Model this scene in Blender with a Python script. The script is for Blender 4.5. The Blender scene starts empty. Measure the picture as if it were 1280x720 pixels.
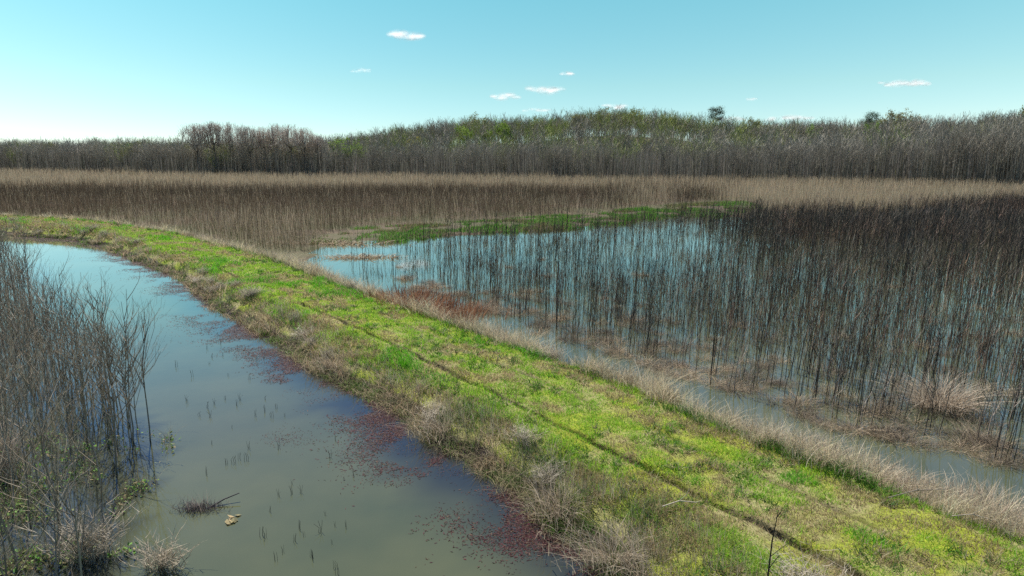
import bpy, math, random
import numpy as np
from mathutils import Vector

rng = np.random.default_rng(11)
random.seed(11)
R = math.radians
scene = bpy.context.scene
C = scene.collection
CAM_H = 8.0
PITCH = math.atan(170 / 853.33)
F = 853.33

# ---------------------------------------------------------------- helpers
def at(u, v, z=0.0):
    """ground point seen at a position of the 1280x720 photograph"""
    a, b = (u - 640) / F, (360 - v) / F
    cp, sp = math.cos(PITCH), math.sin(PITCH)
    d = (a, cp + b * sp, -sp + b * cp)
    k = (z - CAM_H) / d[2]
    return np.array((d[0] * k, d[1] * k, z))

def at_depth(u, v, y):
    a, b = (u - 640) / F, (360 - v) / F
    cp, sp = math.cos(PITCH), math.sin(PITCH)
    d = (a, cp + b * sp, -sp + b * cp)
    k = y / d[1]
    return np.array((d[0] * k, y, CAM_H + d[2] * k))

def depth_px(x, y):
    """horizontal pixel of a ground point"""
    return 640 + F * x / (y * math.cos(PITCH) + CAM_H * math.sin(PITCH))

def poly(pts, z=0.0):
    return np.array([at(u, v, z)[:2] for u, v in pts])

def vnoise(x, y, s, seed=0):
    """smooth value noise 0..1"""
    x = np.asarray(x) / s + 100.37 + seed * 17.13; y = np.asarray(y) / s + 200.71 + seed * 9.7
    xi = np.floor(x).astype(np.int64); yi = np.floor(y).astype(np.int64)
    fx = x - xi; fy = y - yi
    fx = fx * fx * (3 - 2 * fx); fy = fy * fy * (3 - 2 * fy)
    def h(a, b):
        n = (a * 374761393 + b * 668265263 + seed * 1442695) & 0x7fffffff
        n = ((n ^ (n >> 13)) * 1274126177) & 0x7fffffff
        return ((n ^ (n >> 16)) & 0xffff) / 65535.0
    return (h(xi, yi) * (1 - fx) + h(xi + 1, yi) * fx) * (1 - fy) + (h(xi, yi + 1) * (1 - fx) + h(xi + 1, yi + 1) * fx) * fy

def fbm(x, y, s, seed=0):
    return (vnoise(x, y, s, seed) * .55 + vnoise(x, y, s * .45, seed + 1) * .3 + vnoise(x, y, s * .2, seed + 2) * .15)

def inside(px, py, P):
    px = np.asarray(px); py = np.asarray(py)
    r = np.zeros(px.shape, bool)
    n = len(P)
    for i in range(n):
        x0, y0 = P[i]; x1, y1 = P[(i + 1) % n]
        c = ((y0 > py) != (y1 > py)) & (px < (x1 - x0) * (py - y0) / (y1 - y0 + 1e-12) + x0)
        r ^= c
    return r

def pdist(p, P):
    """distance of points p (n,2) to polyline P"""
    best = np.full(len(p), 1e9)
    for a, b in zip(P[:-1], P[1:]):
        ab = b - a
        t = np.clip(((p - a) @ ab) / (ab @ ab), 0, 1)
        best = np.minimum(best, np.linalg.norm(p - (a + t[:, None] * ab), axis=1))
    return best

def smooth(e0, e1, x):
    t = np.clip((x - e0) / (e1 - e0), 0, 1)
    return t * t * (3 - 2 * t)

class Geo:
    def __init__(s): s.v = []; s.f = []; s.c = []; s.n = 0
    def add(s, v, f, c):
        s.v.append(v.reshape(-1, 3)); s.f.append(f.reshape(-1, 4) + s.n); s.c.append(c.reshape(-1, 3)); s.n += v.size // 3
    def mesh(s, name, mat, smooth_shade=False):
        me = bpy.data.meshes.new(name)
        v = np.concatenate(s.v).astype(np.float32); f = np.concatenate(s.f).astype(np.int32); c = np.concatenate(s.c)
        me.vertices.add(len(v)); me.vertices.foreach_set('co', v.ravel())
        me.loops.add(f.size); me.loops.foreach_set('vertex_index', f.ravel())
        me.polygons.add(len(f)); me.polygons.foreach_set('loop_start', np.arange(0, f.size, 4, dtype=np.int32))
        if smooth_shade: me.polygons.foreach_set('use_smooth', np.ones(len(f), bool))
        a = me.attributes.new('col', 'FLOAT_COLOR', 'POINT')
        cc = np.ones((len(v), 4), np.float32); cc[:, :3] = c; a.data.foreach_set('color', cc.ravel())
        me.materials.append(mat); me.update(); me.validate()
        return me

def ribbons(g, P, W, col, az=None):
    """P (n,k,3) polylines, W (n,k) widths: flat blades"""
    n, k, _ = P.shape
    if n == 0: return
    if az is None: az = rng.uniform(0, math.pi, n)
    u = np.stack([np.cos(az), np.sin(az), np.zeros(n)], 1)[:, None, :]
    V = np.stack([P - u * W[..., None] / 2, P + u * W[..., None] / 2], 2)      # n,k,2,3
    base = (np.arange(n) * k * 2)[:, None]
    j = np.arange(k - 1) * 2
    f = np.stack([base + j, base + j + 1, base + j + 3, base + j + 2], -1)
    col = np.broadcast_to(col[:, None, None, :] if col.ndim == 2 else col[:, :, None, :], (n, k, 2, 3))
    g.add(V, f, col)

def tubes(g, P, Rr, col, sides=3):
    n, k, _ = P.shape
    if n == 0: return
    T = np.gradient(P, axis=1)
    T /= np.linalg.norm(T, axis=2, keepdims=True) + 1e-9
    ref = rng.normal(size=(n, 1, 3)); ref[..., 2] *= .15
    U = np.cross(T, ref); U /= np.linalg.norm(U, axis=2, keepdims=True) + 1e-9
    Vv = np.cross(T, U)
    a = np.arange(sides) * 2 * math.pi / sides
    ring = U[:, :, None, :] * np.cos(a)[:, None] + Vv[:, :, None, :] * np.sin(a)[:, None]
    V = P[:, :, None, :] + ring * Rr[:, :, None, None]
    base = (np.arange(n) * k * sides)[:, None, None]
    j = (np.arange(k - 1) * sides)[None, :, None]
    s = np.arange(sides)[None, None, :]; s2 = (s + 1) % sides
    f = np.stack([base + j + s, base + j + s2, base + j + sides + s2, base + j + sides + s], -1)
    col = np.broadcast_to(col[:, None, None, :], (n, k, sides, 3))
    g.add(V, f, col)

def blades(g, base, h, w, col, lean, az, k=4, droop=0.25, tip=0.15):
    """curved grass blades / reed stems"""
    n = len(base)
    u = np.linspace(0, 1, k)[None, :]
    hor = (lean * h)[:, None] * u ** 1.7
    z = h[:, None] * (u - droop * np.minimum(lean, 1.2)[:, None] * u ** 2.6)
    P = np.stack([base[:, 0:1] + hor * np.cos(az)[:, None], base[:, 1:2] + hor * np.sin(az)[:, None], base[:, 2:3] + z], -1)
    W = w[:, None] * (1 - (1 - tip) * u ** 1.5)
    ribbons(g, P, W, col)
    return P

def pick(cols, n, jit=.18, p=None):
    cols = np.array(cols, float)
    i = rng.choice(len(cols), n, p=p)
    return cols[i] * rng.uniform(1 - jit, 1 + jit, (n, 1)) * rng.uniform(1 - jit * .3, 1 + jit * .3, (n, 3))

def obj(name, me, parent=None, loc=None, rz=0, scale=None):
    o = bpy.data.objects.new(name, me); C.objects.link(o)
    if parent is not None: o.parent = parent
    if loc is not None: o.location = [float(q) for q in loc]
    if rz: o.rotation_euler = (0, 0, rz)
    if scale is not None: o.scale = (scale,) * 3 if not hasattr(scale, '__len__') else scale
    return o

def tag(o, label=None, cat=None, group=None, kind=None):
    if label: o['label'] = label
    if cat: o['category'] = cat
    if group: o['group'] = group
    if kind: o['kind'] = kind
    return o

def copy_tree(o, parent=None):
    c = o.copy(); C.objects.link(c); c.parent = parent
    for ch in KIDS.get(o.name, ()):
        cc = ch.copy(); C.objects.link(cc); cc.parent = c
    return c
KIDS = {}

# ---------------------------------------------------------------- materials
def nodes(name):
    m = bpy.data.materials.new(name); m.use_nodes = True
    nt = m.node_tree; nt.nodes.clear()
    return m, nt, nt.nodes.new('ShaderNodeOutputMaterial')

def mat_leaf(name, transl=.4, gloss=.12, objvar=0.0):
    m, nt, out = nodes(name)
    L = nt.links.new
    a = nt.nodes.new('ShaderNodeAttribute'); a.attribute_name = 'col'
    col = a.outputs['Color']
    if objvar:
        oi = nt.nodes.new('ShaderNodeObjectInfo')
        mr = nt.nodes.new('ShaderNodeMapRange'); mr.inputs[3].default_value = 1 - objvar; mr.inputs[4].default_value = 1 + objvar
        L(oi.outputs['Random'], mr.inputs[0])
        mx = nt.nodes.new('ShaderNodeVectorMath'); mx.operation = 'SCALE'
        L(col, mx.inputs[0]); L(mr.outputs[0], mx.inputs['Scale']); col = mx.outputs[0]
    d = nt.nodes.new('ShaderNodeBsdfPrincipled'); d.inputs['Roughness'].default_value = .65
    d.inputs['Specular IOR Level'].default_value = gloss
    L(col, d.inputs['Base Color'])
    if transl:
        t = nt.nodes.new('ShaderNodeBsdfTranslucent'); L(col, t.inputs[0])
        mix = nt.nodes.new('ShaderNodeMixShader'); mix.inputs[0].default_value = transl
        L(d.outputs[0], mix.inputs[1]); L(t.outputs[0], mix.inputs[2]); L(mix.outputs[0], out.inputs[0])
    else:
        L(d.outputs[0], out.inputs[0])
    return m

def ramp(nt, fac, stops):
    r = nt.nodes.new('ShaderNodeValToRGB')
    e = r.color_ramp.elements
    while len(e) < len(stops): e.new(.5)
    for q, (p, c) in zip(e, stops): q.position = p; q.color = (*c, 1)
    nt.links.new(fac, r.inputs[0])
    return r.outputs[0]

def noise(nt, scale, detail=5, rough=.6, vec=None):
    n = nt.nodes.new('ShaderNodeTexNoise'); n.inputs['Scale'].default_value = scale
    n.inputs['Detail'].default_value = detail; n.inputs['Roughness'].default_value = rough
    if vec is None:
        g = nt.nodes.new('ShaderNodeNewGeometry'); vec = g.outputs['Position']
    nt.links.new(vec, n.inputs['Vector'])
    return n.outputs['Fac']

def mixc(nt, f, a, b):
    m = nt.nodes.new('ShaderNodeMix'); m.data_type = 'RGBA'
    if isinstance(f, float): m.inputs[0].default_value = f
    else: nt.links.new(f, m.inputs[0])
    for i, c in ((6, a), (7, b)):
        if isinstance(c, tuple): m.inputs[i].default_value = (*c, 1)
        else: nt.links.new(c, m.inputs[i])
    return m.outputs[2]

def mat_ground(name, stops1, s1, stops2, s2, mixs, bump=.5, attr=False):
    m, nt, out = nodes(name)
    c1 = ramp(nt, noise(nt, s1), stops1); c2 = ramp(nt, noise(nt, s2), stops2)
    col = mixc(nt, ramp(nt, noise(nt, mixs, 3), [(.42, (0, 0, 0)), (.58, (1, 1, 1))]), c1, c2)
    if attr:
        a = nt.nodes.new('ShaderNodeAttribute'); a.attribute_name = 'col'
        mm = nt.nodes.new('ShaderNodeMix'); mm.data_type = 'RGBA'; mm.blend_type = 'MULTIPLY'; mm.inputs[0].default_value = 1
        nt.links.new(col, mm.inputs[6]); nt.links.new(a.outputs[0], mm.inputs[7]); col = mm.outputs[2]
    p = nt.nodes.new('ShaderNodeBsdfPrincipled'); p.inputs['Roughness'].default_value = .9; p.inputs['Specular IOR Level'].default_value = .15
    nt.links.new(col, p.inputs['Base Color'])
    b = nt.nodes.new('ShaderNodeBump'); b.inputs['Strength'].default_value = bump; b.inputs['Distance'].default_value = .05
    nt.links.new(noise(nt, 14, 6, .7), b.inputs['Height']); nt.links.new(b.outputs[0], p.inputs['Normal'])
    nt.links.new(p.outputs[0], out.inputs[0])
    return m

M_grass = mat_leaf('grass_blades', .45, .2)
M_reed = mat_leaf('dry_reed', .3, .15)
M_bark = mat_leaf('bark', 0, .15, .35)
M_bark_mass = mat_leaf('bark_mass', 0, .15)
M_twig = mat_leaf('twigs', .08, .1, .22)
M_leaf = mat_leaf('young_leaf', .45, .2, .1)
M_needle = mat_leaf('needles', .15, .25)
M_weed = mat_leaf('water_weed', .15, .15)
M_bed = mat_ground('marsh_ground', [(.3, (.055, .042, .028)), (.7, (.13, .098, .062))], 1.5, [(.3, (.05, .06, .022)), (.7, (.10, .085, .05))], 2.0, .12)
M_dyke = mat_ground('dyke_turf', [(.3, (.14, .17, .02)), (.7, (.28, .32, .03))], 6, [(.3, (.18, .17, .06)), (.7, (.31, .28, .14))], 7, .55, .8, True)

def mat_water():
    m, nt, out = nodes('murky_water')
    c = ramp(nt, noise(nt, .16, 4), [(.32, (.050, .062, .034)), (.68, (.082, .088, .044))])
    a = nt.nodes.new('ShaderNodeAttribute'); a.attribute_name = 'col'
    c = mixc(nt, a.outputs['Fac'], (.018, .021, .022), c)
    p = nt.nodes.new('ShaderNodeBsdfPrincipled')
    nt.links.new(c, p.inputs['Base Color'])
    p.inputs['Roughness'].default_value = .03; p.inputs['IOR'].default_value = 1.333; p.inputs['Coat Weight'].default_value = .8; p.inputs['Coat IOR'].default_value = 1.333; p.inputs['Coat Roughness'].default_value = .04
    b = nt.nodes.new('ShaderNodeBump'); b.inputs['Strength'].default_value = .07; b.inputs['Distance'].default_value = .02
    nt.links.new(noise(nt, 3.2, 3, .55), b.inputs['Height']); nt.links.new(b.outputs[0], p.inputs['Normal'])
    nt.links.new(p.outputs[0], out.inputs[0])
    return m
M_water = mat_water()

# ---------------------------------------------------------------- world, sun, camera
SUN_AZ, SUN_EL = R(-26), R(54)
w = bpy.data.worlds.new('World'); scene.world = w; w.use_nodes = True
nt = w.node_tree; bg = nt.nodes['Background']
sky = nt.nodes.new('ShaderNodeTexSky'); sky.sky_type = 'NISHITA'; sky.sun_disc = False
sky.sun_elevation = SUN_EL; sky.sun_rotation = SUN_AZ
sky.air_density = .7; sky.dust_density = 0; sky.ozone_density = 2.0; sky.altitude = 50
tint = nt.nodes.new('ShaderNodeMix'); tint.data_type = 'RGBA'; tint.blend_type = 'MULTIPLY'; tint.inputs[0].default_value = 1
gc_ = nt.nodes.new('ShaderNodeTexCoord'); sx_ = nt.nodes.new('ShaderNodeSeparateXYZ'); nt.links.new(gc_.outputs['Generated'], sx_.inputs[0])
tr_ = nt.nodes.new('ShaderNodeValToRGB'); tr_.color_ramp.elements.new(.1); tr_.color_ramp.elements.new(.2)
for e_, (p_, c_) in zip(tr_.color_ramp.elements, [(0, (.95, 1.06, 1.12)), (.09, (1.05, 1.33, 1.04)), (.20, (1.02, 1.66, 1.20)), (.36, (.66, 1.0, 1.24))]):
    e_.position = p_; e_.color = (*[q / 1.7 for q in c_], 1)
nt.links.new(sx_.outputs[2], tr_.inputs[0]); nt.links.new(tr_.outputs[0], tint.inputs[7])
x2_ = nt.nodes.new('ShaderNodeMath'); x2_.operation = 'MULTIPLY'; nt.links.new(sx_.outputs[0], x2_.inputs[0]); nt.links.new(sx_.outputs[0], x2_.inputs[1])
sc_ = nt.nodes.new('ShaderNodeVectorMath'); sc_.operation = 'SCALE'; sc_.inputs[0].default_value = (1.25, .85, .7); nt.links.new(x2_.outputs[0], sc_.inputs['Scale'])
ad_ = nt.nodes.new('ShaderNodeVectorMath'); ad_.operation = 'ADD'; ad_.inputs[1].default_value = (1, 1, 1); nt.links.new(sc_.outputs[0], ad_.inputs[0])
ml_ = nt.nodes.new('ShaderNodeVectorMath'); ml_.operation = 'MULTIPLY'; nt.links.new(ad_.outputs[0], ml_.inputs[0]); nt.links.new(tint.outputs[2], ml_.inputs[1])
nt.links.new(sky.outputs[0], tint.inputs[6]); nt.links.new(ml_.outputs[0], bg.inputs[0])
bg.inputs[1].default_value = .088
sun = bpy.data.lights.new('sun', 'SUN'); sun.energy = 5.0; sun.angle = R(.5); sun.color = (1, .95, .87)
so = bpy.data.objects.new('sun', sun); C.objects.link(so)
sd = Vector((math.sin(SUN_AZ) * math.cos(SUN_EL), math.cos(SUN_AZ) * math.cos(SUN_EL), math.sin(SUN_EL)))
so.rotation_euler = sd.to_track_quat('Z', 'Y').to_euler(); so.location = (0, 0, 50)

cam = bpy.data.cameras.new('camera'); cam.sensor_width = 36; cam.lens = 36 * F / 1280
cam.clip_start = .1; cam.clip_end = 20000
co = bpy.data.objects.new('camera', cam); C.objects.link(co)
co.location = (0, 0, CAM_H); co.rotation_euler = (math.pi / 2 - PITCH, 0, 0)
scene.camera = co
scene.view_settings.view_transform = 'Standard'; scene.view_settings.look = 'None'
scene.view_settings.exposure = 0.85; scene.view_settings.gamma = 1
scene.cycles.max_bounces = 5; scene.cycles.diffuse_bounces = 3; scene.cycles.transparent_max_bounces = 12
scene.cycles.use_denoising = False

# ---------------------------------------------------------------- layout lines (ground positions)
rut = poly([(1420, 910), (1290, 840), (1180, 780), (1062, 716), (939, 650), (837, 600), (740, 552), (638, 499), (585, 476), (560, 463), (523, 447),
            (498, 433), (430, 402), (353, 369), (334, 361), (301, 348), (250, 324), (189, 301), (150, 289), (105, 282), (55, 277.5), (0, 274.5), (-80, 272), (-180, 270)], .8)
left_w = poly([(1150, 1100), (960, 930), (850, 830), (780, 760), (729, 711), (684, 658), (655, 622), (609, 600), (547, 551), (507, 527), (467, 502), (400, 467), (360, 440), (334, 421), (311, 410), (287, 396),
               (262, 379), (240, 360), (212, 344), (190, 334), (159, 322), (135, 311), (107, 303), (60, 298), (0, 293), (-80, 288), (-180, 286)], 0)
grass_e = poly([(1600, 800), (1420, 735), (1280, 677), (1190, 649), (1119, 622), (1077, 602), (1010, 579), (942, 555), (860, 516), (829, 504), (794, 489), (755, 470), (701, 453), (661, 443),
                (630, 431), (560, 406), (545, 400), (490, 380), (417, 356), (400, 348), (320, 318), (264, 305), (217, 292), (170, 284), (110, 276), (50, 272), (0, 270), (-80, 268), (-180, 266)], .8)
def chaikin(P, n=2):
    for _ in range(n):
        a = P[:-1] * .75 + P[1:] * .25; b = P[:-1] * .25 + P[1:] * .75
        Q = np.empty((len(a) * 2, 2)); Q[0::2] = a; Q[1::2] = b
        P = np.vstack([P[:1], Q, P[-1:]])
    return P
rut = chaikin(rut, 3)
seg = np.r_[0, np.cumsum(np.linalg.norm(np.diff(rut, axis=0), axis=1))]
TL = seg[-1]
NT = int(TL / .25)
tt = np.linspace(0, TL, NT)
CL = np.stack([np.interp(tt, seg, rut[:, 0]), np.interp(tt, seg, rut[:, 1])], 1)
# steady the line
ker = np.ones(9) / 9
for ax in (0, 1):
    pad = np.pad(CL[:, ax], 4, mode='edge'); CL[4:-4, ax] = np.convolve(pad, ker, 'valid')[4:-4]
tan = np.gradient(CL, axis=0); tan /= np.linalg.norm(tan, axis=1, keepdims=True)
tan = np.stack([np.convolve(np.pad(tan[:, a], 20, mode='edge'), np.ones(41) / 41, 'valid') for a in (0, 1)], 1)
tan /= np.linalg.norm(tan, axis=1, keepdims=True)
NR = np.stack([tan[:, 1], -tan[:, 0]], 1)      # to the right of the direction of travel (away from camera's left)
def sm(a, n=21): return np.convolve(np.pad(a, n // 2, mode='edge'), np.ones(n) / n, 'valid')
LW = np.clip(sm(pdist(CL, left_w)), 1.8, 7); GE = np.clip(sm(pdist(CL, grass_e)), 2.2, 8)
RW = GE + 1.9 + .5 * (vnoise(tt, tt * 0, 6, 5) - .5)
LW = LW + .5 * (vnoise(tt, tt * 0 + 9, 2.5, 7) - .5) + .3 * (vnoise(tt, tt * 0 + 3, .9, 8) - .5)
RW = RW + .3 * (vnoise(tt, tt * 0 + 3, .9, 18) - .5)
def dz(t, s, rutd=True):
    i = np.clip((t / TL * (NT - 1)).astype(int), 0, NT - 1)
    lw, ge, rw = LW[i], GE[i], RW[i]
    z = .8 * smooth(0, 1, (s + lw) / np.minimum(lw, 2.3)) ** .62 * (1 - smooth(0, 1, (s - ge + .1) / (rw - ge)))
    z = np.where(s < -lw, -.7 * smooth(0, 1.5, -lw - s), z); z = np.where(s > rw, -.7 * smooth(0, 1.5, s - rw), z)
    top = (z > .3)
    z = z + top * (.10 * (vnoise(t, s, 1.1, 3) - .5) + .05 * (vnoise(t, s, .35, 4) - .5))
    on = .25 + .85 * smooth(.28, .5, vnoise(t, t * 0, 3, 21))
    wob = .06 * (vnoise(t, t * 0, 1.6, 31) - .5) + .08 * (vnoise(t, t * 0, .5, 32) - .5)
    z = z - .2 * on * np.exp(-((s - wob) / (.05 + .04 * vnoise(t, t * 0, .8, 35))) ** 2)
    z = z - .09 * smooth(.45, .65, vnoise(t, t * 0, 2, 22)) * np.exp(-((s - 1.85 + wob) / .09) ** 2)
    return z
def dpos(t, s):
    i = np.clip(t / TL * (NT - 1), 0, NT - 1.001); i0 = i.astype(int); fr = (i - i0)[:, None]
    c = CL[i0] * (1 - fr) + CL[i0 + 1] * fr; n = NR[i0] * (1 - fr) + NR[i0 + 1] * fr
    p = c + n * s[:, None]
    return np.column_stack([p, dz(t, s)])

# embankment mesh
SS = np.unique(np.r_[np.linspace(-9, -1, 60), np.linspace(-1, -.3, 8), np.linspace(-.3, .35, 27), np.linspace(.35, 1.6, 14), np.linspace(1.6, 2.1, 9), np.linspace(2.1, 12, 70)])
tg, sg = np.meshgrid(tt, SS, indexing='ij')
P3 = dpos(tg.ravel(), sg.ravel())
n1, n2 = tg.shape
idx = np.arange(n1 * n2).reshape(n1, n2)
f = np.stack([idx[:-1, :-1], idx[:-1, 1:], idx[1:, 1:], idx[1:, :-1]], -1).reshape(-1, 4)
zc = P3[:, 2]; sf = sg.ravel()
cdy = np.ones((len(P3), 3))
wv = .06 * (vnoise(tg.ravel(), tg.ravel() * 0, 1.6, 31) - .5) + .08 * (vnoise(tg.ravel(), tg.ravel() * 0, .5, 32) - .5)
mud = np.exp(-((sf - wv) / .12) ** 2) * (.35 + .65 * smooth(.25, .5, vnoise(tg.ravel(), tg.ravel() * 0, 3, 21))) + .8 * np.exp(-((sf - 1.85 + wv) / .09) ** 2) * smooth(.4, .6, vnoise(tg.ravel(), tg.ravel() * 0, 2, 22)) + (zc < .25)
mud = np.clip(mud, 0, 1)[:, None]
cdy = cdy * (1 - mud) + np.array((.08, .055, .15)) * mud
i_ = np.clip((tg.ravel() / TL * (NT - 1)).astype(int), 0, NT - 1)
pale = np.exp(-((sf + .22) / .12) ** 2)[:, None]
pale = pale * smooth(.4, .6, vnoise(tg.ravel(), tg.ravel() * 0, 2.5, 23))[:, None]
cdy = cdy * (1 - pale * .5) + np.array((1.4, 1.15, 1.6)) * pale * .3
g = Geo(); g.add(P3, f, cdy)
tag(obj('embankment', g.mesh('embankment', M_dyke, True)), kind='structure')

# ---------------------------------------------------------------- terrain
shore = [(390, 326), (405, 308), (430, 302), (520, 298), (620, 291), (700, 286), (760, 279), (850, 268), (900, 271), (980, 274), (1100, 271), (1280, 259), (1800, 255)]
sh = poly(shore)
i_far = [k for k in range(0, NT, 8)]
# flooded ground on the right of the embankment
dk_r = CL + NR * (GE[:, None] + .5)
j0 = int(np.argmin(np.linalg.norm(dk_r - sh[0], axis=1)))
wet_r = np.vstack([sh, [[400, 60], [400, -20], [20, -20]], dk_r[:j0:10]])
land_poly_left = np.vstack([CL[::10], [[-600, CL[-1][1]], [-600, -30], [CL[0][0], -30]]])
def wet(x, y):
    return inside(x, y, wet_r) | inside(x, y, land_poly_left)

ridge_px = [-200, 380, 440, 500, 560, 600, 660, 700, 760, 820, 860, 900, 960, 1020, 1080, 1120, 1160, 1200, 1280, 1500]
ridge_y = [186, 184, 172, 160, 154, 148, 149, 143, 139, 142, 147, 151, 154, 154, 152, 146, 150, 149, 140, 138]
FR_px = [-400, 0, 240, 450, 700, 900, 1100, 1280, 1700]; FR_z = [300, 275, 228, 215, 198, 183, 171, 150, 120]
RD = 340.
def front_z(px): return np.interp(px, FR_px, FR_z)
def hill(x, y):
    px = 640 + F * x / np.maximum(y, 30)
    top = CAM_H + (190 - np.interp(px, ridge_px, ridge_y)) / F * RD - 12.5
    top = np.maximum(top, 0)
    fz = front_z(px)
    return top * smooth(fz + 25, RD, y) * (1 - .8 * smooth(RD + 50, RD + 500, y))
def terrain_z(x, y):
    land = .06 + .10 * (fbm(x, y, 4, 41) - .3)
    z = np.where(wet(x, y), -.55, land)
    return z + hill(x, y)
def grid(xs, ys):
    X, Y = np.meshgrid(xs, ys, indexing='ij')
    Z = terrain_z(X.ravel(), Y.ravel())
    idx = np.arange(X.size).reshape(X.shape)
    f = np.stack([idx[:-1, :-1], idx[1:, :-1], idx[1:, 1:], idx[:-1, 1:]], -1).reshape(-1, 4)
    return np.column_stack([X.ravel(), Y.ravel(), Z]), f
xs = np.r_[-6000, -2500, -1200, -700, np.arange(-420, -120, 12), np.arange(-120, 150, .9), np.arange(150, 560, 12), 700, 1200, 2500, 6000]
ys = np.r_[-400, -60, np.arange(-20, 130, .9), np.arange(130, 620, 9), 800, 1300, 2500, 6000]
v, f = grid(xs, ys)
g = Geo(); g.add(v, f, np.ones((len(v), 3)))
tag(obj('ground', g.mesh('ground', M_bed, True)), kind='structure')
# water sheet
wx = np.r_[-300, -150, np.arange(-90, 90, .6), 150, 300]; wy = np.r_[-100, -20, np.arange(4, 110, .6), 160, 260]
X, Y = np.meshgrid(wx, wy, indexing='ij'); xy = np.column_stack([X.ravel(), Y.ravel()])
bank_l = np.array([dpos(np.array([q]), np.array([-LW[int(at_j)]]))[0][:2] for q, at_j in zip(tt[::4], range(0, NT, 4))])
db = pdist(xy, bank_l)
water_tone = smooth(.2, 2.3, db + 2.0 * (fbm(xy[:, 0], xy[:, 1], 1.6, 45) - .5))       # base colour darker along the left bank, cloudy silt water in the open
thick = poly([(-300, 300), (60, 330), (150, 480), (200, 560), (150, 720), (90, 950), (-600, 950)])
water_tone = np.where(inside(xy[:, 0], xy[:, 1], thick), .15 + .5 * fbm(xy[:, 0], xy[:, 1], 2, 46), water_tone)
idx = np.arange(X.size).reshape(X.shape)
f = np.stack([idx[:-1, :-1], idx[1:, :-1], idx[1:, 1:], idx[:-1, 1:]], -1).reshape(-1, 4)
g = Geo(); g.add(np.column_stack([xy, np.zeros(len(xy))]), f, np.repeat(water_tone[:, None], 3, 1))
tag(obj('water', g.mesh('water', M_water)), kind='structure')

def view_ok(x, y, m=7):
    return (np.abs(x) < .77 * y + m) & (y > 7)

# ---------------------------------------------------------------- turf on the embankment
GREEN = [(.28, .48, .035), (.21, .41, .03), (.36, .50, .06), (.15, .37, .022)]
TAN = [(.34, .27, .14), (.27, .21, .11), (.42, .35, .20)]
def sample_dyke(dens, smin, smax, ref=16.):
    """density falls with distance"""
    n = int(TL * (smax - smin) * dens)
    t = rng.uniform(0, TL, n); s = rng.uniform(smin, smax, n)
    p = dpos(t, s)
    d = np.hypot(p[:, 0], p[:, 1])
    keep = (rng.uniform(0, 1, n) < np.minimum(1, (ref / d) ** 1.25)) & view_ok(p[:, 0], p[:, 1], 3)
    return t[keep], s[keep], p[keep], d[keep]
def wobf(t): return .06 * (vnoise(t, t * 0, 1.6, 31) - .5) + .08 * (vnoise(t, t * 0, .5, 32) - .5)
def at_i(t): return np.clip((t / TL * (NT - 1)).astype(int), 0, NT - 1)

g = Geo()
t, s, p, d = sample_dyke(1400, -3.2, 7.5)
i = at_i(t); k = (s < GE[i] + .3) & (s > -LW[i] + .9)
k &= rng.uniform(0, 1, len(s)) > .97 * np.exp(-((s - wobf(t)) / .075) ** 2) * (.35 + .65 * smooth(.25, .5, vnoise(t, t * 0, .7, 33)))
k &= rng.uniform(0, 1, len(s)) > .45 * np.exp(-((s + .22) / .10) ** 2)
k &= rng.uniform(0, 1, len(s)) > .9 * np.exp(-((s - 1.85 + wobf(t)) / .08) ** 2) * smooth(.4, .6, vnoise(t, t * 0, 2, 22))
t, s, p, d = t[k], s[k], p[k], d[k]; n = len(t)
tanf = smooth(.46, .60, fbm(t * .8, s * 1.6, 1.3, 51)) * .8
tanf = np.maximum(tanf, .7 * smooth(62, 85, d))
tanf = np.maximum(tanf, .75 * smooth(-.5, -1.6, s) * smooth(.35, .6, fbm(t, s, 1.7, 52)))
lush = smooth(.60, .74, fbm(t * .6, s * 1.1, 1.6, 55)) * .85; lush = np.where(rng.uniform(0, 1, n) < lush, lush, 0)
col = pick(GREEN, n, .22); col[lush > .5] = pick([(.10, .34, .015), (.14, .40, .02)], int((lush > .5).sum()), .2)
ist = rng.uniform(0, 1, n) < tanf * (1 - lush) + .12
col[ist] = pick(TAN, int(ist.sum()), .2)
h = rng.uniform(.04, .11, n) * (.5 + 1.1 * vnoise(t, s, .4, 57)) * (1 + 1.0 * lush) * (1 + .6 * (s < -.6)) * (1 + d / 90)
ww = .012 * (d / 14) ** .75 * rng.uniform(.7, 1.4, n)
h = h * (1 + .25 * np.exp(-((s - wobf(t)) / .2) ** 2)) * (1 - .2 * np.exp(-((s - 1.85 + wobf(t)) / .2) ** 2))
blades(g, p - (0, 0, .02), h, ww, col, rng.uniform(.1, 1.2, n), rng.uniform(0, 6.28, n), k=3)
print('turf', n)
t, s, p, d = sample_dyke(32, -3.4, 7.5)
i = at_i(t); kw = (s < GE[i] + .2) & (s > -LW[i] + .8) & (np.abs(s - wobf(t)) > .26) & (np.abs(s - 1.85 + wobf(t)) > .16) & (fbm(t, s, .9, 58) > .53); p = p[kw]; d = d[kw]; t = t[kw]; s = s[kw]
nw = len(t); rep = np.repeat(np.arange(nw), 9); N = nw * 9
cw = pick([(.06, .17, .015), (.10, .26, .02), (.30, .27, .15), (.05, .12, .02), (.38, .33, .20)], nw, .2)[rep]
blades(g, p[rep] + np.column_stack([rng.normal(0, .05, (N, 2)), np.full(N, -.01)]), rng.uniform(.08, .22, N), .020 * (d[rep] / 14) ** .75, cw * rng.uniform(.8, 1.2, (N, 1)), rng.uniform(.4, 1.6, N), rng.uniform(0, 6.28, N), k=3)
tag(obj('turf_grass', g.mesh('turf_grass', M_grass)), 'short yellow green grass with pale dead patches covering the top of the embankment', 'grass', kind='stuff')

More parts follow.
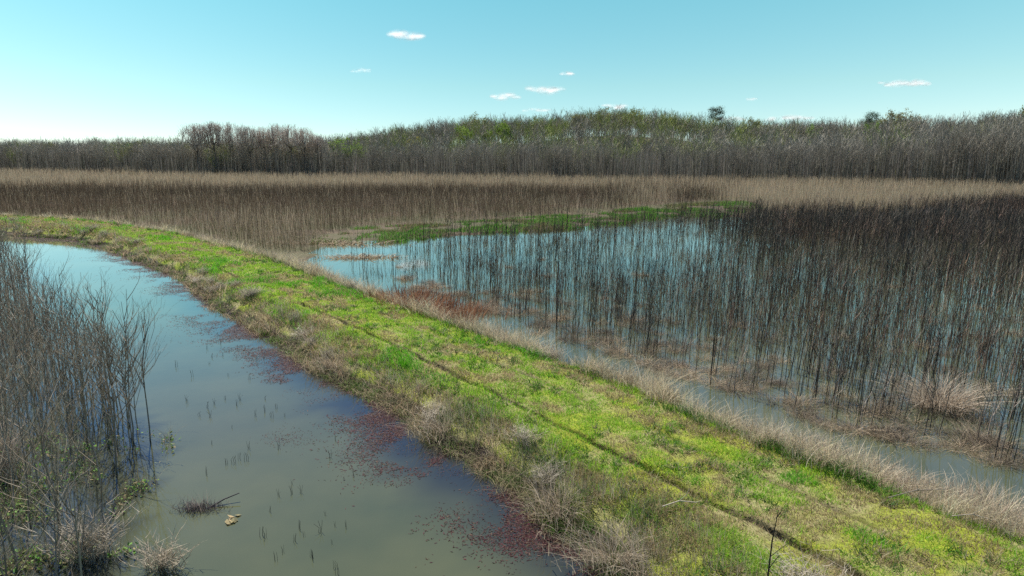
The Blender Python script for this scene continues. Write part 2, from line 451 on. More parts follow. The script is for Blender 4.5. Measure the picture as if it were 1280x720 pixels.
# ---------------------------------------------------------------- rough grass on the left bank
g = Geo()
def belt(g, dens, s_lo, s_hi, cols, hr, wr, leanr, probs=None, mask=None, ref=16, per=7, sp=.09, k_=4, droop=.3):
    t, s, p, d = sample_dyke(dens, s_lo, s_hi, ref)
    kk = mask(t, s)
    t, s, p, d = t[kk], s[kk], p[kk], d[kk]
    n = len(t)
    col = pick(cols, n, .2, probs)
    rep = np.repeat(np.arange(n), per); N = n * per
    hs = (rng.uniform(*hr, n) * (.55 + .9 * fbm(t, s, 1.3, 78)))[rep] * rng.uniform(.55, 1.1, N)
    base = p[rep] + np.column_stack([rng.normal(0, sp, (N, 2)), np.full(N, -.03)])
    blades(g, base, hs, wr * (d[rep] / 14) ** .7 * rng.uniform(.6, 1.4, N), col[rep] * rng.uniform(.8, 1.2, (N, 1)), rng.uniform(*leanr, N), rng.uniform(0, 6.28, N), k=k_, droop=droop)
    return n
def m_left(t, s):
    i = at_i(t); q = s + LW[i]          # 0 at waterline
    return (q > -.15) & (s < -.55 - .5 * fbm(t, t * 0, 2, 61))
n_a = belt(g, 26, -7, -.4, [(.16, .27, .04), (.22, .29, .08), (.36, .33, .18), (.25, .25, .13), (.12, .24, .03)], (.15, .40), .009, (.2, 1.0), mask=m_left)
def m_lefttan(t, s):
    i = at_i(t); q = s + LW[i]
    return (q > -.2) & (q < 1.1) & (fbm(t, s, 1.4, 63) > .50)
def m_edge(t, s):
    i = at_i(t); q = s + LW[i]
    return (q > -.12) & (q < .45)
belt(g, 60, -7, -1, [(.09, .14, .03), (.20, .17, .10), (.38, .31, .20), (.12, .20, .04), (.13, .11, .06)], (.25, .55), .011, (.5, 1.9), mask=m_edge, per=9, sp=.10, droop=.5)
def m_fuzz(t, s):
    i = at_i(t); q = s + LW[i]
    return (q > .3) & (s < -.7) & (fbm(t, s, 2.6, 68) > .46)
belt(g, 22, -7, -1, [(.29, .26, .20), (.15, .135, .105), (.38, .34, .27), (.22, .22, .12)], (.3, .75), .0065, (.05, .45), mask=m_fuzz, per=12, sp=.14, k_=4, droop=.1)
belt(g, 30, -7, -1, [(.42, .34, .22), (.34, .27, .17), (.28, .21, .13)], (.35, .7), .012, (.3, 1.5), mask=m_lefttan, per=10, sp=.12)
def m_leftgreen(t, s):
    i = at_i(t); q = s + LW[i]
    return (q > .05) & (q < 1.6) & (fbm(t, s, 1.6, 66) > .56)
belt(g, 40, -7, -1, [(.07, .15, .02), (.09, .19, .03), (.05, .11, .02)], (.15, .40), .016, (.3, 1.2), mask=m_leftgreen, per=9, sp=.10)
tag(obj('bank_grass', g.mesh('bank_grass', M_grass)), 'rough mixed green and straw coloured grass on the canal side of the embankment', 'grass', kind='stuff')

# dry reeds on the marsh side
g = Geo()
def m_right(t, s):
    i = at_i(t)
    return (s > GE[i] - .15 + .5 * (fbm(t, t * 0, 1.5, 71) - .4)) & (s < RW[i] + .7 * fbm(t, t * 0, 2, 72)) & (fbm(t, s, 1.2, 73) > .40)
belt(g, 55, 2.2, 12, [(.60, .51, .34), (.46, .39, .26), (.27, .22, .155), (.52, .46, .33)], (.4, 1.05), .010, (.1, 1.1), mask=m_right, per=10, sp=.12)
def m_rgreen(t, s):
    i = at_i(t)
    return (s > GE[i] - .3) & (s < GE[i] + .6) & (fbm(t, s, 1.7, 74) > .52)
belt(g, 40, 2.2, 9, [(.07, .17, .02), (.10, .20, .03)], (.2, .42), .014, (.2, 1.0), mask=m_rgreen, per=9)
tag(obj('dry_reeds', g.mesh('dry_reeds', M_reed)), 'pale dry reeds and sedge in a ragged belt on the marsh side of the embankment', 'reeds', kind='stuff')

# ---------------------------------------------------------------- shrubs (fine grey brush), clumps
def twiggy(seed, H, nst, spread, col, rad=.006, sub=4, mat=None, name='shrub'):
    r = np.random.default_rng(seed)
    g = Geo()
    az = r.uniform(0, 6.28, nst); ln = r.uniform(.05, spread, nst); h = H * r.uniform(.6, 1.0, nst)
    base = np.column_stack([r.normal(0, .12 * H, (nst, 2)), np.full(nst, -.04)])
    u = np.linspace(0, 1, 5)[None, :]
    P = np.stack([base[:, :1] + (ln * h)[:, None] * u ** 1.2 * np.cos(az)[:, None], base[:, 1:2] + (ln * h)[:, None] * u ** 1.2 * np.sin(az)[:, None], base[:, 2:] + h[:, None] * u], -1)
    P[:, 1:-1] += r.normal(0, .015 * H, (nst, 3, 3))
    c = np.array(col) * r.uniform(.65, 1.35, (nst, 1))
    tubes(g, P, rad * (1.2 - u) * np.ones((nst, 1)), c)
    # side twigs
    m = nst * sub
    si = np.repeat(np.arange(nst), sub); q = r.uniform(.25, .95, m)
    fi = q * 4; a = fi.astype(int); fr = (fi - a)[:, None]
    b0 = P[si, a] * (1 - fr) + P[si, a + 1] * fr
    L = H * r.uniform(.12, .34, m); az2 = r.uniform(0, 6.28, m); up = r.uniform(.5, 1.2, m)
    d = np.column_stack([np.cos(az2), np.sin(az2), up]); d /= np.linalg.norm(d, axis=1, keepdims=True)
    Q = np.stack([b0, b0 + d * L[:, None] * .5 + r.normal(0, .01, (m, 3)), b0 + d * L[:, None] + (0, 0, .03)], 1)
    W = np.array([1.1, .8, .4])[None, :] * rad * 1.5 * np.ones((m, 1))
    ribbons(g, Q, W, c[si], r.uniform(0, 3.14, m))
    return g

GREY = (.34, .30, .235)
protos = [twiggy(s_, 1.0, 64, .42, GREY, .0040, 6).mesh('dry_shrub', M_twig) for s_ in range(5)]
cnt = 0
lst = []
for tq in np.arange(4, TL - 2, 1.6):
    t1 = np.array([tq + rng.uniform(-.3, .3)]); i1 = int(at_i(t1)[0])
    dens = vnoise(t1, t1 * 0, 5, 81)[0]
    for _ in range(2 if dens > .45 else 1):
        if rng.uniform() > .15 + .8 * dens: continue
        s1 = np.array([-LW[i1] + rng.uniform(.5, max(.9, LW[i1] - .9))]) if rng.uniform() < .62 else np.array([rng.uniform(GE[i1] + .2, RW[i1] + .3)])
        p1 = dpos(t1, s1)[0]
        if view_ok(p1[0], p1[1], 1): lst.append((p1, s1[0]))
for kx, (p1, s1) in enumerate(lst):
    o = obj('dry_shrub', protos[kx % 5], None, p1, rng.uniform(0, 6.28), (rng.uniform(.8, 2.0), rng.uniform(.8, 1.8), rng.uniform(.35, .65)))
    if s1 < 0: tag(o, 'low leafless grey brown shrub on the grassy bank beside the open canal', 'shrub', 'leafless shrubs on the canal side bank')
    else: tag(o, 'low leafless grey shrub among pale reeds on the marsh side of the embankment', 'shrub', 'leafless shrubs on the marsh side bank')
print('shrubs', len(lst))

def clump(seed, H, n, rad, lean, cols, wd=.012):
    r = np.random.default_rng(seed)
    g = Geo()
    az = r.uniform(0, 6.28, n)
    base = np.column_stack([r.normal(0, rad, (n, 2)), np.full(n, -.05)])
    az = np.arctan2(base[:, 1], base[:, 0]) + r.normal(0, .8, n)
    cc = np.array(cols)[r.integers(0, len(cols), n)] * r.uniform(.75, 1.25, (n, 1))
    blades(g, base, H * r.uniform(.45, 1.0, n), np.full(n, wd) * r.uniform(.6, 1.4, n), cc, r.uniform(*lean, n), az, k=5, droop=.35)
    return g
TANC = [(.46, .37, .25), (.36, .28, .19), (.26, .20, .14), (.52, .44, .32)]
BROWN = [(.12, .098, .074), (.18, .145, .11), (.10, .08, .065), (.25, .21, .16)]
tus = [clump(200 + s_, .62, 170, .22, (.3, 1.7), BROWN if s_ % 2 else TANC[:3], .012).mesh('grass_tussock', M_reed) for s_ in range(6)]
# tussocks along the ditch edge of the flooded marsh, positions from the photograph
tus_px = []
edge = [(490, 355), (540, 368), (585, 382), (620, 392), (665, 406), (700, 420), (745, 438), (790, 454), (840, 470), (880, 482), (930, 492), (985, 515), (1040, 535), (1090, 548), (1150, 556), (1215, 570), (1270, 585)]
for (a, b), (c_, d_) in zip(edge[:-1], edge[1:]):
    for _ in range(14 if a < 850 else 9):
        q = rng.uniform(); off = abs(rng.normal(0, 1))
        tus_px.append((a + (c_ - a) * q + rng.normal(0, 10), b + (d_ - b) * q + 2 - off * (12 + 16 * (a > 600))))
for _ in range(45): 
    u_ = rng.uniform(620, 1290); v0 = np.interp(u_, [e[0] for e in edge], [e[1] for e in edge]); tus_px.append((u_, rng.uniform(325, v0)))
for kx, (u_, v_) in enumerate(tus_px[:300]):
    p1 = at(u_, v_, 0)
    sc = rng.uniform(.35, .95)
    o = obj('grass_tussock', tus[kx % 6], None, p1, rng.uniform(0, 6.28), (sc * rng.uniform(1, 1.5), sc * rng.uniform(1, 1.5), sc * rng.uniform(.5, 1)))
    tag(o, 'small dead brown grass tussock standing in the flooded marsh among the stalks', 'grass tussock', 'dead grass tussocks in the flooded marsh')
# the big bleached one
def big_clump(u, v, H, Rd, n, label, seed, wd=.016, sxy=1.0, cols=TANC, lean=(.3, 1.5)):
    o = obj('grass_tussock', clump(seed, H, n, Rd, lean, cols, wd).mesh('grass_tussock', M_reed), None, at(u, v, 0), 0, (sxy, 1, 1))
    tag(o, label, 'grass tussock')
BIGC = at(1175, 512)
big_clump(1175, 510, 1.4, .34, 800, 'large bleached arching grass clump standing in the flooded marsh near the ditch', 301, lean=(.3, 1.7), sxy=1.2, cols=[(.46, .38, .29), (.33, .26, .19), (.22, .17, .125), (.54, .47, .37)])
DRYC = [(770, 690, 'tangled pale dry grass clump at the bottom edge of the canal side bank'), (842, 672, 'grey brown tangle of dead canes left of the dead sapling'), (700, 628, 'dry straw clump overhanging the dark weedy corner of the canal'), (820, 712, 'dead cane tangle at the very bottom of the picture'),
        (1150, 615, 'straw tangle beside the ditch with a bleached stick at its foot'), (1200, 630, 'pale straw tangle on the marsh side bank in the lower right'), (1250, 640, 'broad straw tangle at the right edge of the bank'), (1095, 592, 'straw clump beside a dark pocket of water near the ditch'), (1010, 560, 'straw clump on the marsh side bank below the flooded stalks'), (275, 508, ''), (500, 470, 'pale straw tuft on the canal bank halfway along'), (560, 530, 'straw tuft overhanging the red weeds on the canal bank'), (420, 452, 'straw clump on the canal bank above the first red weed mat')]
for kx, (u_, v_, lab) in enumerate([q for q in DRYC if q[2]]):
    o = obj('dry_clump', clump(330 + kx, .6, 560, .30, (.1, 1.1), [(.50, .42, .31), (.36, .29, .21), (.26, .21, .155), (.42, .36, .28)], .010).mesh('dry_clump', M_reed), None, at(u_, v_, .35) - (0, 0, .08), kx * .7, (1.5, 1.1, 1))
    tag(o, lab, 'grass clump')
big_clump(1110, 545, .5, .3, 300, 'flat brown grass hummock just left of the large bleached clump', 302, cols=BROWN)
big_clump(1240, 560, .45, .33, 400, 'flat brown grass hummock just right of the large bleached clump', 303, cols=BROWN)
big_clump(452, 322, .45, .5, 320, 'small tan sedge islet in the open blue water beside the embankment reeds', 304, sxy=3.2, wd=.03)
big_clump(410, 305, .6, .6, 420, 'wide tan sedge bed at the far left shore of the marsh water', 305, sxy=4.0, wd=.03)
PALE = [(.60, .50, .38), (.46, .38, .28), (.34, .27, .19)]
for kx, (u_, v_, h_) in enumerate([(505, 380, 1.25), (535, 389, 1.15), (562, 398, 1.05)]):
    o = obj('rusty_shrub', clump(310 + kx, h_, 700, .5, (.05, .5), [(.24, .115, .065), (.32, .165, .095), (.18, .09, .055)], .02).mesh('rusty_shrub', M_reed), None, at(u_, v_, .5) - (0, 0, .1), .3, (1.7, 1.1, 1))
    tag(o, ['farthest of three rusty brown bushy clumps at the marsh side of the grass', 'middle one of three rusty brown bushy clumps at the marsh side of the grass', 'nearest of three rusty brown bushy clumps at the marsh side of the grass'][kx], 'shrub', 'rusty clumps beside the grass')

# ---------------------------------------------------------------- branching growth
class Tree:
    def __init__(s, seed): s.r = np.random.default_rng(seed); s.items = []
    def br(s, p, d, L, rad, lvl, maxl, kids, up, ang, shrink=.62):
        r = s.r
        d = d / np.linalg.norm(d)
        m = p + d * L * .5 + r.normal(0, L * .03, 3)
        d2 = d + np.array((0, 0, up)) + r.normal(0, .08, 3); d2 /= np.linalg.norm(d2)
        e = m + d2 * L * .5
        s.items.append((np.array([p, m, e]), np.array([rad, rad * .8, rad * .5]), lvl))
        if lvl >= maxl: return
        n = kids[lvl]
        for q in range(n):
            f_ = r.uniform(.3, 1.0) if q else 1.0
            b0 = p + (m - p) * f_ * 2 if f_ < .5 else m + (e - m) * (f_ - .5) * 2
            a = r.uniform(0, 6.28); th = ang * r.uniform(.6, 1.35)
            ax = np.cross(d2, np.array((.31, .57, .2))); ax /= np.linalg.norm(ax); ay = np.cross(d2, ax)
            nd = d2 * math.cos(th) + (ax * math.cos(a) + ay * math.sin(a)) * math.sin(th)
            s.br(b0, nd, L * shrink * r.uniform(.7, 1.2), rad * (.5 if q else .6), lvl + 1, maxl, kids, up, ang, shrink)
    def split(s, lv=0):
        return [i for i in s.items if i[2] <= lv], [i for i in s.items if i[2] > lv]

def geo_items(items, col, tipcol=None, minr=0.0, flat_from=3, jit=.2, r=rng):
    g = Geo()
    for flat in (False, True):
        it = [i for i in items if (i[2] >= flat_from) == flat]
        if not it: continue
        P = np.stack([i[0] for i in it]); Rr = np.maximum(np.stack([i[1] for i in it]), minr)
        lv = np.array([i[2] for i in it])
        c = np.array(col)[None, :] * r.uniform(1 - jit, 1 + jit, (len(it), 1))
        if tipcol is not None:
            k = (lv >= flat_from)[:, None]; c = np.where(k, np.array(tipcol)[None, :] * r.uniform(1 - jit, 1 + jit, (len(it), 1)), c)
        if flat: ribbons(g, P, Rr * 2, c)
        else: tubes(g, P, Rr, c)
    return g

def sapling(seed, H, kids=(9, 3, 2), rad=.022, ang=.5):
    """young tree: long leader, steep side branches"""
    T = Tree(seed); r = T.r
    k = 7
    z = np.linspace(0, H, k); x = np.cumsum(np.r_[0, r.normal(.02, .035, k - 1)]) * H / 3; y = np.cumsum(np.r_[0, r.normal(0, .03, k - 1)]) * H / 3
    P = np.column_stack([x, y, z - .3])
    Rr = rad * (1.05 - .85 * np.linspace(0, 1, k))
    for q in range(kids[0]):
        f_ = r.uniform(.22, .93) * (k - 1); a = int(f_); b0 = P[a] + (P[a + 1] - P[a]) * (f_ - a)
        az = r.uniform(0, 6.28); th = r.uniform(.4, .75)
        d = np.array((math.cos(az) * math.sin(th), math.sin(az) * math.sin(th), math.cos(th)))
        T.br(b0, d, H * .40 * (1.15 - f_ / k) * r.uniform(.6, 1.3), rad * .5, 1, 1 + len(kids) - 1, (0,) + kids[1:] + (0,), .35, .5, .5)
    return P, Rr, T

SAPC = (.22, .185, .14); SAPT = (.32, .27, .205)
sap_protos = []
for s_ in range(9):
    H = [4.0, 3.6, 4.3, 3.2, 3.9, 4.4, 2.9, 3.7, 4.1][s_]
    P, Rr, T = sapling(500 + s_, H, (12, 3, 2))
    g1 = Geo(); base_c = np.array([SAPC if s_ % 3 else (.24, .215, .19)]); tubes(g1, P[None], Rr[None], base_c, 5)
    g2 = geo_items(T.items, SAPC, SAPT, .0028, 2)
    e = obj('sapling', None)
    a = obj('trunk', g1.mesh('trunk', M_bark), e); b = obj('crown', g2.mesh('crown', M_twig), e)
    KIDS[e.name] = [a, b]; sap_protos.append(e)
left_edge_u = [(300, 5), (345, 30), (400, 55), (440, 75), (470, 105), (500, 140), (550, 180), (600, 150), (660, 130), (720, 120), (900, 100)]
pts = [(165, 552), (158, 520), (140, 540), (128, 505), (172, 535), (118, 540), (105, 520), (120, 575), (95, 590), (60, 620), (40, 660), (145, 590), (20, 640)]
while len(pts) < 165:
    v_ = 348 + 500 * rng.uniform() ** 1.6
    lim = np.interp(v_, [q[0] for q in left_edge_u], [q[1] for q in left_edge_u])
    u_ = lim - 260 * rng.uniform() ** 1.15
    if u_ < -70: continue
    if rng.uniform() < .93 * smooth(480, 620, v_): continue
    pts.append((u_, v_))
special = [((187, 549), 'slender leafless sapling with whitish forked trunk, outermost of the left thicket over open water', 0, 1.0),
           ((148, 560), 'dark many branched sapling just left of the outermost forked sapling', 1, 1.05),
           ((132, 656), 'pale trunked sapling rising from leafy water weeds near the lower left corner', 3, 1.25),
           ((79, 676), 'rusty brown trunked multi stemmed sapling in the lower left thicket', 4, 1.1),
           ((24, 716), 'tall straight sapling closest to the lower left corner of the thicket', 2, 1.15)]
k0 = 0
for kx, ((u_, v_), lab, pi, sc) in enumerate(special):
    o = sap_protos[pi] if kx < 0 else copy_tree(sap_protos[pi])
    p1 = at(u_, v_, 0); o.location = p1; o.rotation_euler = (0, 0, kx * 1.3); o.scale = (sc,) * 3
    tag(o, lab, 'sapling', 'leafless saplings in the flooded thicket by the canal')
for kx, (u_, v_) in enumerate(pts):
    o = sap_protos[kx] if kx < len(sap_protos) else copy_tree(sap_protos[kx % 9])
    p1 = at(u_, v_, 0); o.location = p1; o.rotation_euler = (rng.normal(0, .03), rng.normal(0.02, .03), rng.uniform(0, 6.28))
    o.scale = (rng.uniform(.8, 1.1),) * 3
    tag(o, 'leafless grey sapling standing in water in the dense thicket left of the canal', 'sapling', 'leafless saplings in the flooded thicket by the canal')

# fine brush filling the left thicket
g = Geo()
n = 2300
v_ = 345 + 460 * rng.uniform(0, 1, n) ** 1.9; lim = np.interp(v_, [q[0] for q in left_edge_u], [q[1] for q in left_edge_u]) - 15
u_ = lim - rng.uniform(0, 300, n) ** 1.0
base = np.array([at(a, b, 0) for a, b in zip(u_, v_)])
dd = np.hypot(base[:, 0], base[:, 1])
kk = rng.uniform(0, 1, n) > .85 * smooth(460, 560, v_); base = base[kk]; dd = dd[kk]; n = len(base)
h = rng.uniform(1.2, 3.4, n) * np.clip(dd / 22, .35, 1.0)
P = blades(g, base, h, .012 * (dd / 20) ** .6 * rng.uniform(.6, 1.3, n), pick([(.30, .25, .185), (.17, .145, .11), (.38, .32, .24)], n), rng.uniform(.02, .22, n), rng.uniform(0, 6.28, n), k=5, tip=.3)
m = n * 4; si = np.repeat(np.arange(n), 4); q = rng.integers(1, 4, m)
b0 = P[si, q]; az = rng.uniform(0, 6.28, m); L = h[si] * rng.uniform(.08, .2, m)
e_ = b0 + np.column_stack([np.cos(az) * L * .5, np.sin(az) * L * .5, L])
ribbons(g, np.stack([b0, (b0 + e_) / 2 + rng.normal(0, .01, (m, 3)), e_], 1), np.full((m, 3), .007) * (dd[si, None] / 20) ** .6, pick([(.20, .165, .14), (.15, .12, .10)], m))
tag(obj('brush', g.mesh('brush', M_reed)), 'fine grey brush filling the flooded thicket left of the canal', 'brush', kind='stuff')

# floating leaves and green water weeds at lower left
def floaters(g, pts, size, col, per=1, sp=.1, tilt=.35, wr=(.35, .8)):
    n = len(pts) * per
    b = np.repeat(pts, per, axis=0) + np.column_stack([rng.normal(0, sp, (n, 2)), np.zeros(n)])
    a = rng.uniform(0, 6.28, n); L = size * rng.uniform(.5, 1.4, n); W = L * rng.uniform(*wr, n)
    ux = np.column_stack([np.cos(a), np.sin(a), rng.normal(0, tilt, n)]); uy = np.column_stack([-np.sin(a), np.cos(a), rng.normal(0, tilt, n)])
    V = np.stack([b - ux * L[:, None] / 2, b - uy * W[:, None] / 2, b + ux * L[:, None] / 2, b + uy * W[:, None] / 2], 1)
    V[..., 2] = np.maximum(V[..., 2], .004)
    f = np.arange(n * 4).reshape(n, 4)
    g.add(V, f, np.repeat(col(n)[:, None, :], 4, 1))
g = Geo()
n = 9000
v_ = rng.uniform(540, 860, n); lim = np.interp(v_, [q[0] for q in left_edge_u], [q[1] for q in left_edge_u]) + 40
u_ = lim - rng.uniform(0, 1, n) ** 1.2 * 330
base = np.array([at(a, b, .01) for a, b in zip(u_, v_)])
kk = rng.uniform(0, 1, len(base)) < smooth(.46, .66, fbm(base[:, 0], base[:, 1], .8, 91)) * .7; base = base[kk]
base[:, 2] = rng.uniform(.01, .14, len(base))
gc = lambda n: pick([(.12, .28, .035), (.08, .18, .03), (.18, .21, .08), (.24, .19, .10), (.14, .22, .05)], n, .25)
floaters(g, base, .075, gc, 3, .10, .6)
tag(obj('water_leaves', g.mesh('water_leaves', M_weed)), 'small green and olive leaves of water weeds under the saplings at lower left', 'water weeds', kind='stuff')
# dead grass litter in the thicket
g = Geo()
kk = rng.uniform(0, 1, len(base)) < .28; b2 = base[kk]; b2[:, 2] = 0
rep = np.repeat(np.arange(len(b2)), 7); N = len(rep)
blades(g, b2[rep] + np.column_stack([rng.normal(0, .1, (N, 2)), np.zeros(N)]), rng.uniform(.15, .6, N), np.full(N, .008), pick([(.22, .18, .11), (.30, .25, .17), (.13, .12, .06)], N), rng.uniform(.1, 1.3, N), rng.uniform(0, 6.28, N), k=4)
tag(obj('marsh_grass', g.mesh('marsh_grass', M_reed)), 'thin dead grass and sedge standing in the water under the left saplings', 'grass', kind='stuff')

# two brush heaps, the twiggy hummock and the small yellow leaf raft
def single(name, me, u, v, label, cat, rz=0, sc=1, z=0):
    o = obj(name, me, None, at(u, v, z), rz, sc); tag(o, label, cat); return o
single('bare_bush', twiggy(41, 1.1, 90, .9, (.36, .31, .24), .006, 7).mesh('bare_bush', M_twig), 112, 700, 'large pale grey twiggy bush at the lower left foot of the thicket', 'bush', sc=(1.5, 1.1, 1))
single('bare_bush', twiggy(42, .8, 70, .9, (.33, .28, .21), .006, 6).mesh('bare_bush', M_twig), 205, 712, 'smaller grey twiggy bush at the bottom edge beside open brown water', 'bush', sc=(1.5, 1, .8))
single('bare_bush', twiggy(43, 1.5, 100, .5, (.34, .28, .22), .007, 6).mesh('bare_bush', M_twig), 10, 600, 'pale straw coloured bush at the left edge of the thicket', 'bush', sc=(1, 1, 1.1))
hum = obj('hummock', None, None, at(250, 636, 0)); tag(hum, 'dark twiggy hummock alone in the open canal with a stick leaning out', 'hummock')
r_ = np.random.default_rng(5)
g = Geo(); n = 420
b = np.column_stack([r_.normal(0, .26, n), r_.normal(0, .12, n), np.full(n, -.02)])
blades(g, b, r_.uniform(.05, .22, n), np.full(n, .012), np.array([(.035, .03, .035)]) * r_.uniform(.6, 2.0, (n, 1)), r_.uniform(.3, 2.2, n), r_.uniform(0, 6.28, n), k=4)
obj('root_mat', g.mesh('root_mat', M_reed), hum)
g = Geo(); n = 60
b = np.column_stack([r_.normal(0, .22, n), r_.normal(0, .08, n), np.full(n, 0)])
blades(g, b, r_.uniform(.15, .5, n), np.full(n, .008), np.array([(.35, .28, .24)]) * r_.uniform(.6, 1.2, (n, 1)), r_.uniform(.0, .7, n), r_.uniform(0, 6.28, n), k=4)
obj('stalks', g.mesh('stalks', M_reed), hum)
g = Geo(); tubes(g, np.array([[(.2, .05, 0), (.45, .25, .1), (.75, .42, .17)]]), np.array([[.02, .018, .012]]), np.array([(.03, .028, .032)]), 5)
obj('stick', g.mesh('stick', M_bark), hum)
g = Geo(); floaters(g, np.array([[0, 0, .02]]), .13, lambda n: pick([(.30, .24, .12), (.20, .17, .09)], n), 22, .07, .3)
obj_ = obj('leaf_raft', g.mesh('leaf_raft', M_weed), None, at(290, 652, 0)); tag(obj_, 'small yellowish raft of floating leaves beside the dark hummock in the canal', 'leaf raft')

# dead stalks poking out of the canal
st = []
for s_ in range(4):
    g = Geo(); r2 = np.random.default_rng(600 + s_)
    k = 3; P = np.stack([np.column_stack([np.array([0, .03, .06 * r2.normal()]) + r2.normal(0, .05), np.array([0, .0, .02]) + r2.normal(0, .04), np.array([-.05, .12, r2.uniform(.2, .35)])]) for _ in range(k)])
    tubes(g, P, np.tile([.007, .006, .004], (k, 1)), np.tile([(.05, .045, .04)], (k, 1)))
    st.append(g.mesh('dead_stalk', M_bark))
cz = [(258, 370), (275, 430), (330, 450), (262, 455), (300, 500), (318, 520), (290, 535), (345, 510), (365, 605), (355, 690), (380, 670), (390, 695), (400, 665), (415, 680), (338, 640), (308, 575), (265, 555), (420, 550), (430, 600), (250, 520), (233, 500), (350, 560), (240, 470), (285, 470)]
for kx in range(64):
    if kx < len(cz): u_, v_ = cz[kx]
    else: u_, v_ = cz[kx % len(cz)]; u_ += rng.normal(0, 22); v_ += rng.normal(0, 16)
    o = obj('dead_stalk', st[kx % 4], None, at(u_, v_, 0), rng.uniform(0, 6.28), rng.uniform(.3, .85))
    tag(o, 'thin dark dead stalk poking out of the open canal water', 'stalk', 'dead stalks in the open canal')

# red water weeds along the canal edge of the embankment
g = Geo()
n = 170000; t = rng.uniform(0, TL, n); i = at_i(t); q = np.abs(rng.normal(0, 1.0, n)) + .05
p = dpos(t, -(LW[i] + q)); p[:, 2] = .008
kk = (rng.uniform(0, 1, n) < smooth(.44, .66, fbm(p[:, 0], p[:, 1], 1.5, 95) - .035 * q + .02)) & view_ok(p[:, 0], p[:, 1], 2) & (rng.uniform(0, 1, n) < np.minimum(1, (22 / np.hypot(p[:, 0], p[:, 1])) ** 1.0))
p = p[kk]
floaters(g, p, .07, lambda n: pick([(.042, .010, .014), (.062, .012, .017), (.030, .012, .015), (.075, .042, .028)], n, .3), 2, .07, .25, (.12, .35))
extra = [(372, 548), (360, 550), (350, 545), (400, 500), (380, 490), (560, 590), (590, 640), (545, 575), (640, 690), (620, 670), (470, 520), (430, 480), (500, 560)]
pe = np.array([at(u, v, .008) for u, v in extra for _ in range(60)]); pe[:, :2] += rng.normal(0, .32, (len(pe), 2))
floaters(g, pe, .05, lambda n: pick([(.06, .012, .017), (.04, .010, .014), (.07, .04, .025)], n, .3), 2, .05, .25, (.12, .35))
tag(obj('red_water_weeds', g.mesh('red_water_weeds', M_weed)), 'dark red floating weeds on the canal along the foot of the embankment', 'water weeds', kind='stuff')

# fallen sticks and dead sapling on the embankment
g = Geo()
P = np.array([[(0, 0, -.05), (.015, 0, .45), (.03, .0, .9), (.05, .02, 1.2), (.10, 0, 1.75)]], float)
tubes(g, P, np.array([[.017, .015, .012, .012, .005]]), np.array([(.035, .03, .026)]), 5)
tw = np.array([[(.03, 0, .75), (.14, .02, .90), (.2, .02, .97)], [(.035, 0, .95), (.22, .06, 1.06), (.40, .1, 1.16)], [(.06, .02, 1.3), (.0, .0, 1.42), (-.02, 0, 1.5)], [(.08, .02, 1.6), (.14, .0, 1.72), (.16, 0, 1.8)]])
g2 = Geo(); tubes(g2, tw, np.tile([.008, .006, .003], (4, 1)), np.tile([(.035, .03, .026)], (4, 1)), 4)
ds = obj('dead_sapling', None, None, at(955, 762, .75)); tag(ds, 'thin dark dead sapling standing alone in the foreground grass by the wheel rut', 'sapling')
obj('trunk', g.mesh('trunk', M_bark), ds); obj('twig', g2.mesh('twig', M_bark), ds)
sticks = [((828, 633), (870, 628), 'pale bleached stick lying on the canal side grass'), ((1110, 622), (1180, 612), 'bleached stick lying at the foot of the marsh side reeds'),
          ((1190, 645), (1240, 650), 'bent bleached stick beside the reeds in the lower right')]
for kx, (a, b, lab) in enumerate(sticks):
    pa, pb = at(*a, .95), at(*b, 1.0); m_ = (pa + pb) / 2 + np.array((0, 0, .08))
    g = Geo(); tubes(g, np.array([[pa, m_, pb, pb + (pb - m_) * .3 + (0, 0, .05)]]) - pa, np.array([[.011, .012, .009, .004]]), np.array([(.30, .26, .21)]), 5)
    side = np.array([[m_, m_ + (pb - pa) * .2 + (0, 0, .12), m_ + (pb - pa) * .3 + (0, .05, .22)]]) - pa
    tubes(g, side, np.array([[.007, .006, .003]]), np.array([(.30, .26, .21)]), 4)
    tag(obj('fallen_stick', g.mesh('fallen_stick', M_bark), None, pa), lab, 'stick')

# ---------------------------------------------------------------- flooded stalk marsh on the right
front = poly([(440, 348), (500, 362), (560, 381), (620, 396), (680, 419), (760, 448), (830, 469), (900, 486), (1000, 517), (1100, 545), (1200, 570), (1280, 590), (1500, 650)])
back = poly([(1800, 252), (1280, 257), (1100, 269), (980, 272), (900, 270), (860, 266), (780, 276), (700, 284), (600, 291), (480, 300), (430, 308)])
marsh = np.vstack([front, back])
n = 190000
x = rng.uniform(-25, 140, n); y = rng.uniform(14, 112, n)
kk = inside(x, y, marsh) & view_ok(x, y, 7); x, y = x[kk], y[kk]
px = depth_px(x, y)
zz = 190 + F * CAM_H / y            # image row of the base
dens = 1 - .72 * smooth(350, 325, zz) * smooth(1000, 860, px)
dens *= (.7 + .5 * smooth(.35, .6, fbm(x, y, 5, 101))) * (.45 + 1.1 * smooth(.3, .7, vnoise(x, y, 1.3, 103)))
dens *= 1 - .8 * smooth(590, 480, px) 
fd = pdist(np.column_stack([x, y]), front); dens *= .75 + .25 * smooth(0, 5, fd)
cfar = smooth(.66, .74, fbm(x, y, 7, 104)); dens *= 1 - .5 * cfar * (px < 1000)
dens *= (np.hypot(x - BIGC[0], y - BIGC[1] + .4) > 1.5) * (1 - .15 * smooth(34, 22, y))
kk = rng.uniform(0, 1, len(x)) < dens * (.47 + .22 * smooth(40, 60, y)); x, y = x[kk], y[kk]
d = np.hypot(x, y); o_ = np.argsort(d); x, y, d = x[o_], y[o_], d[o_]
print('stalks', len(x))
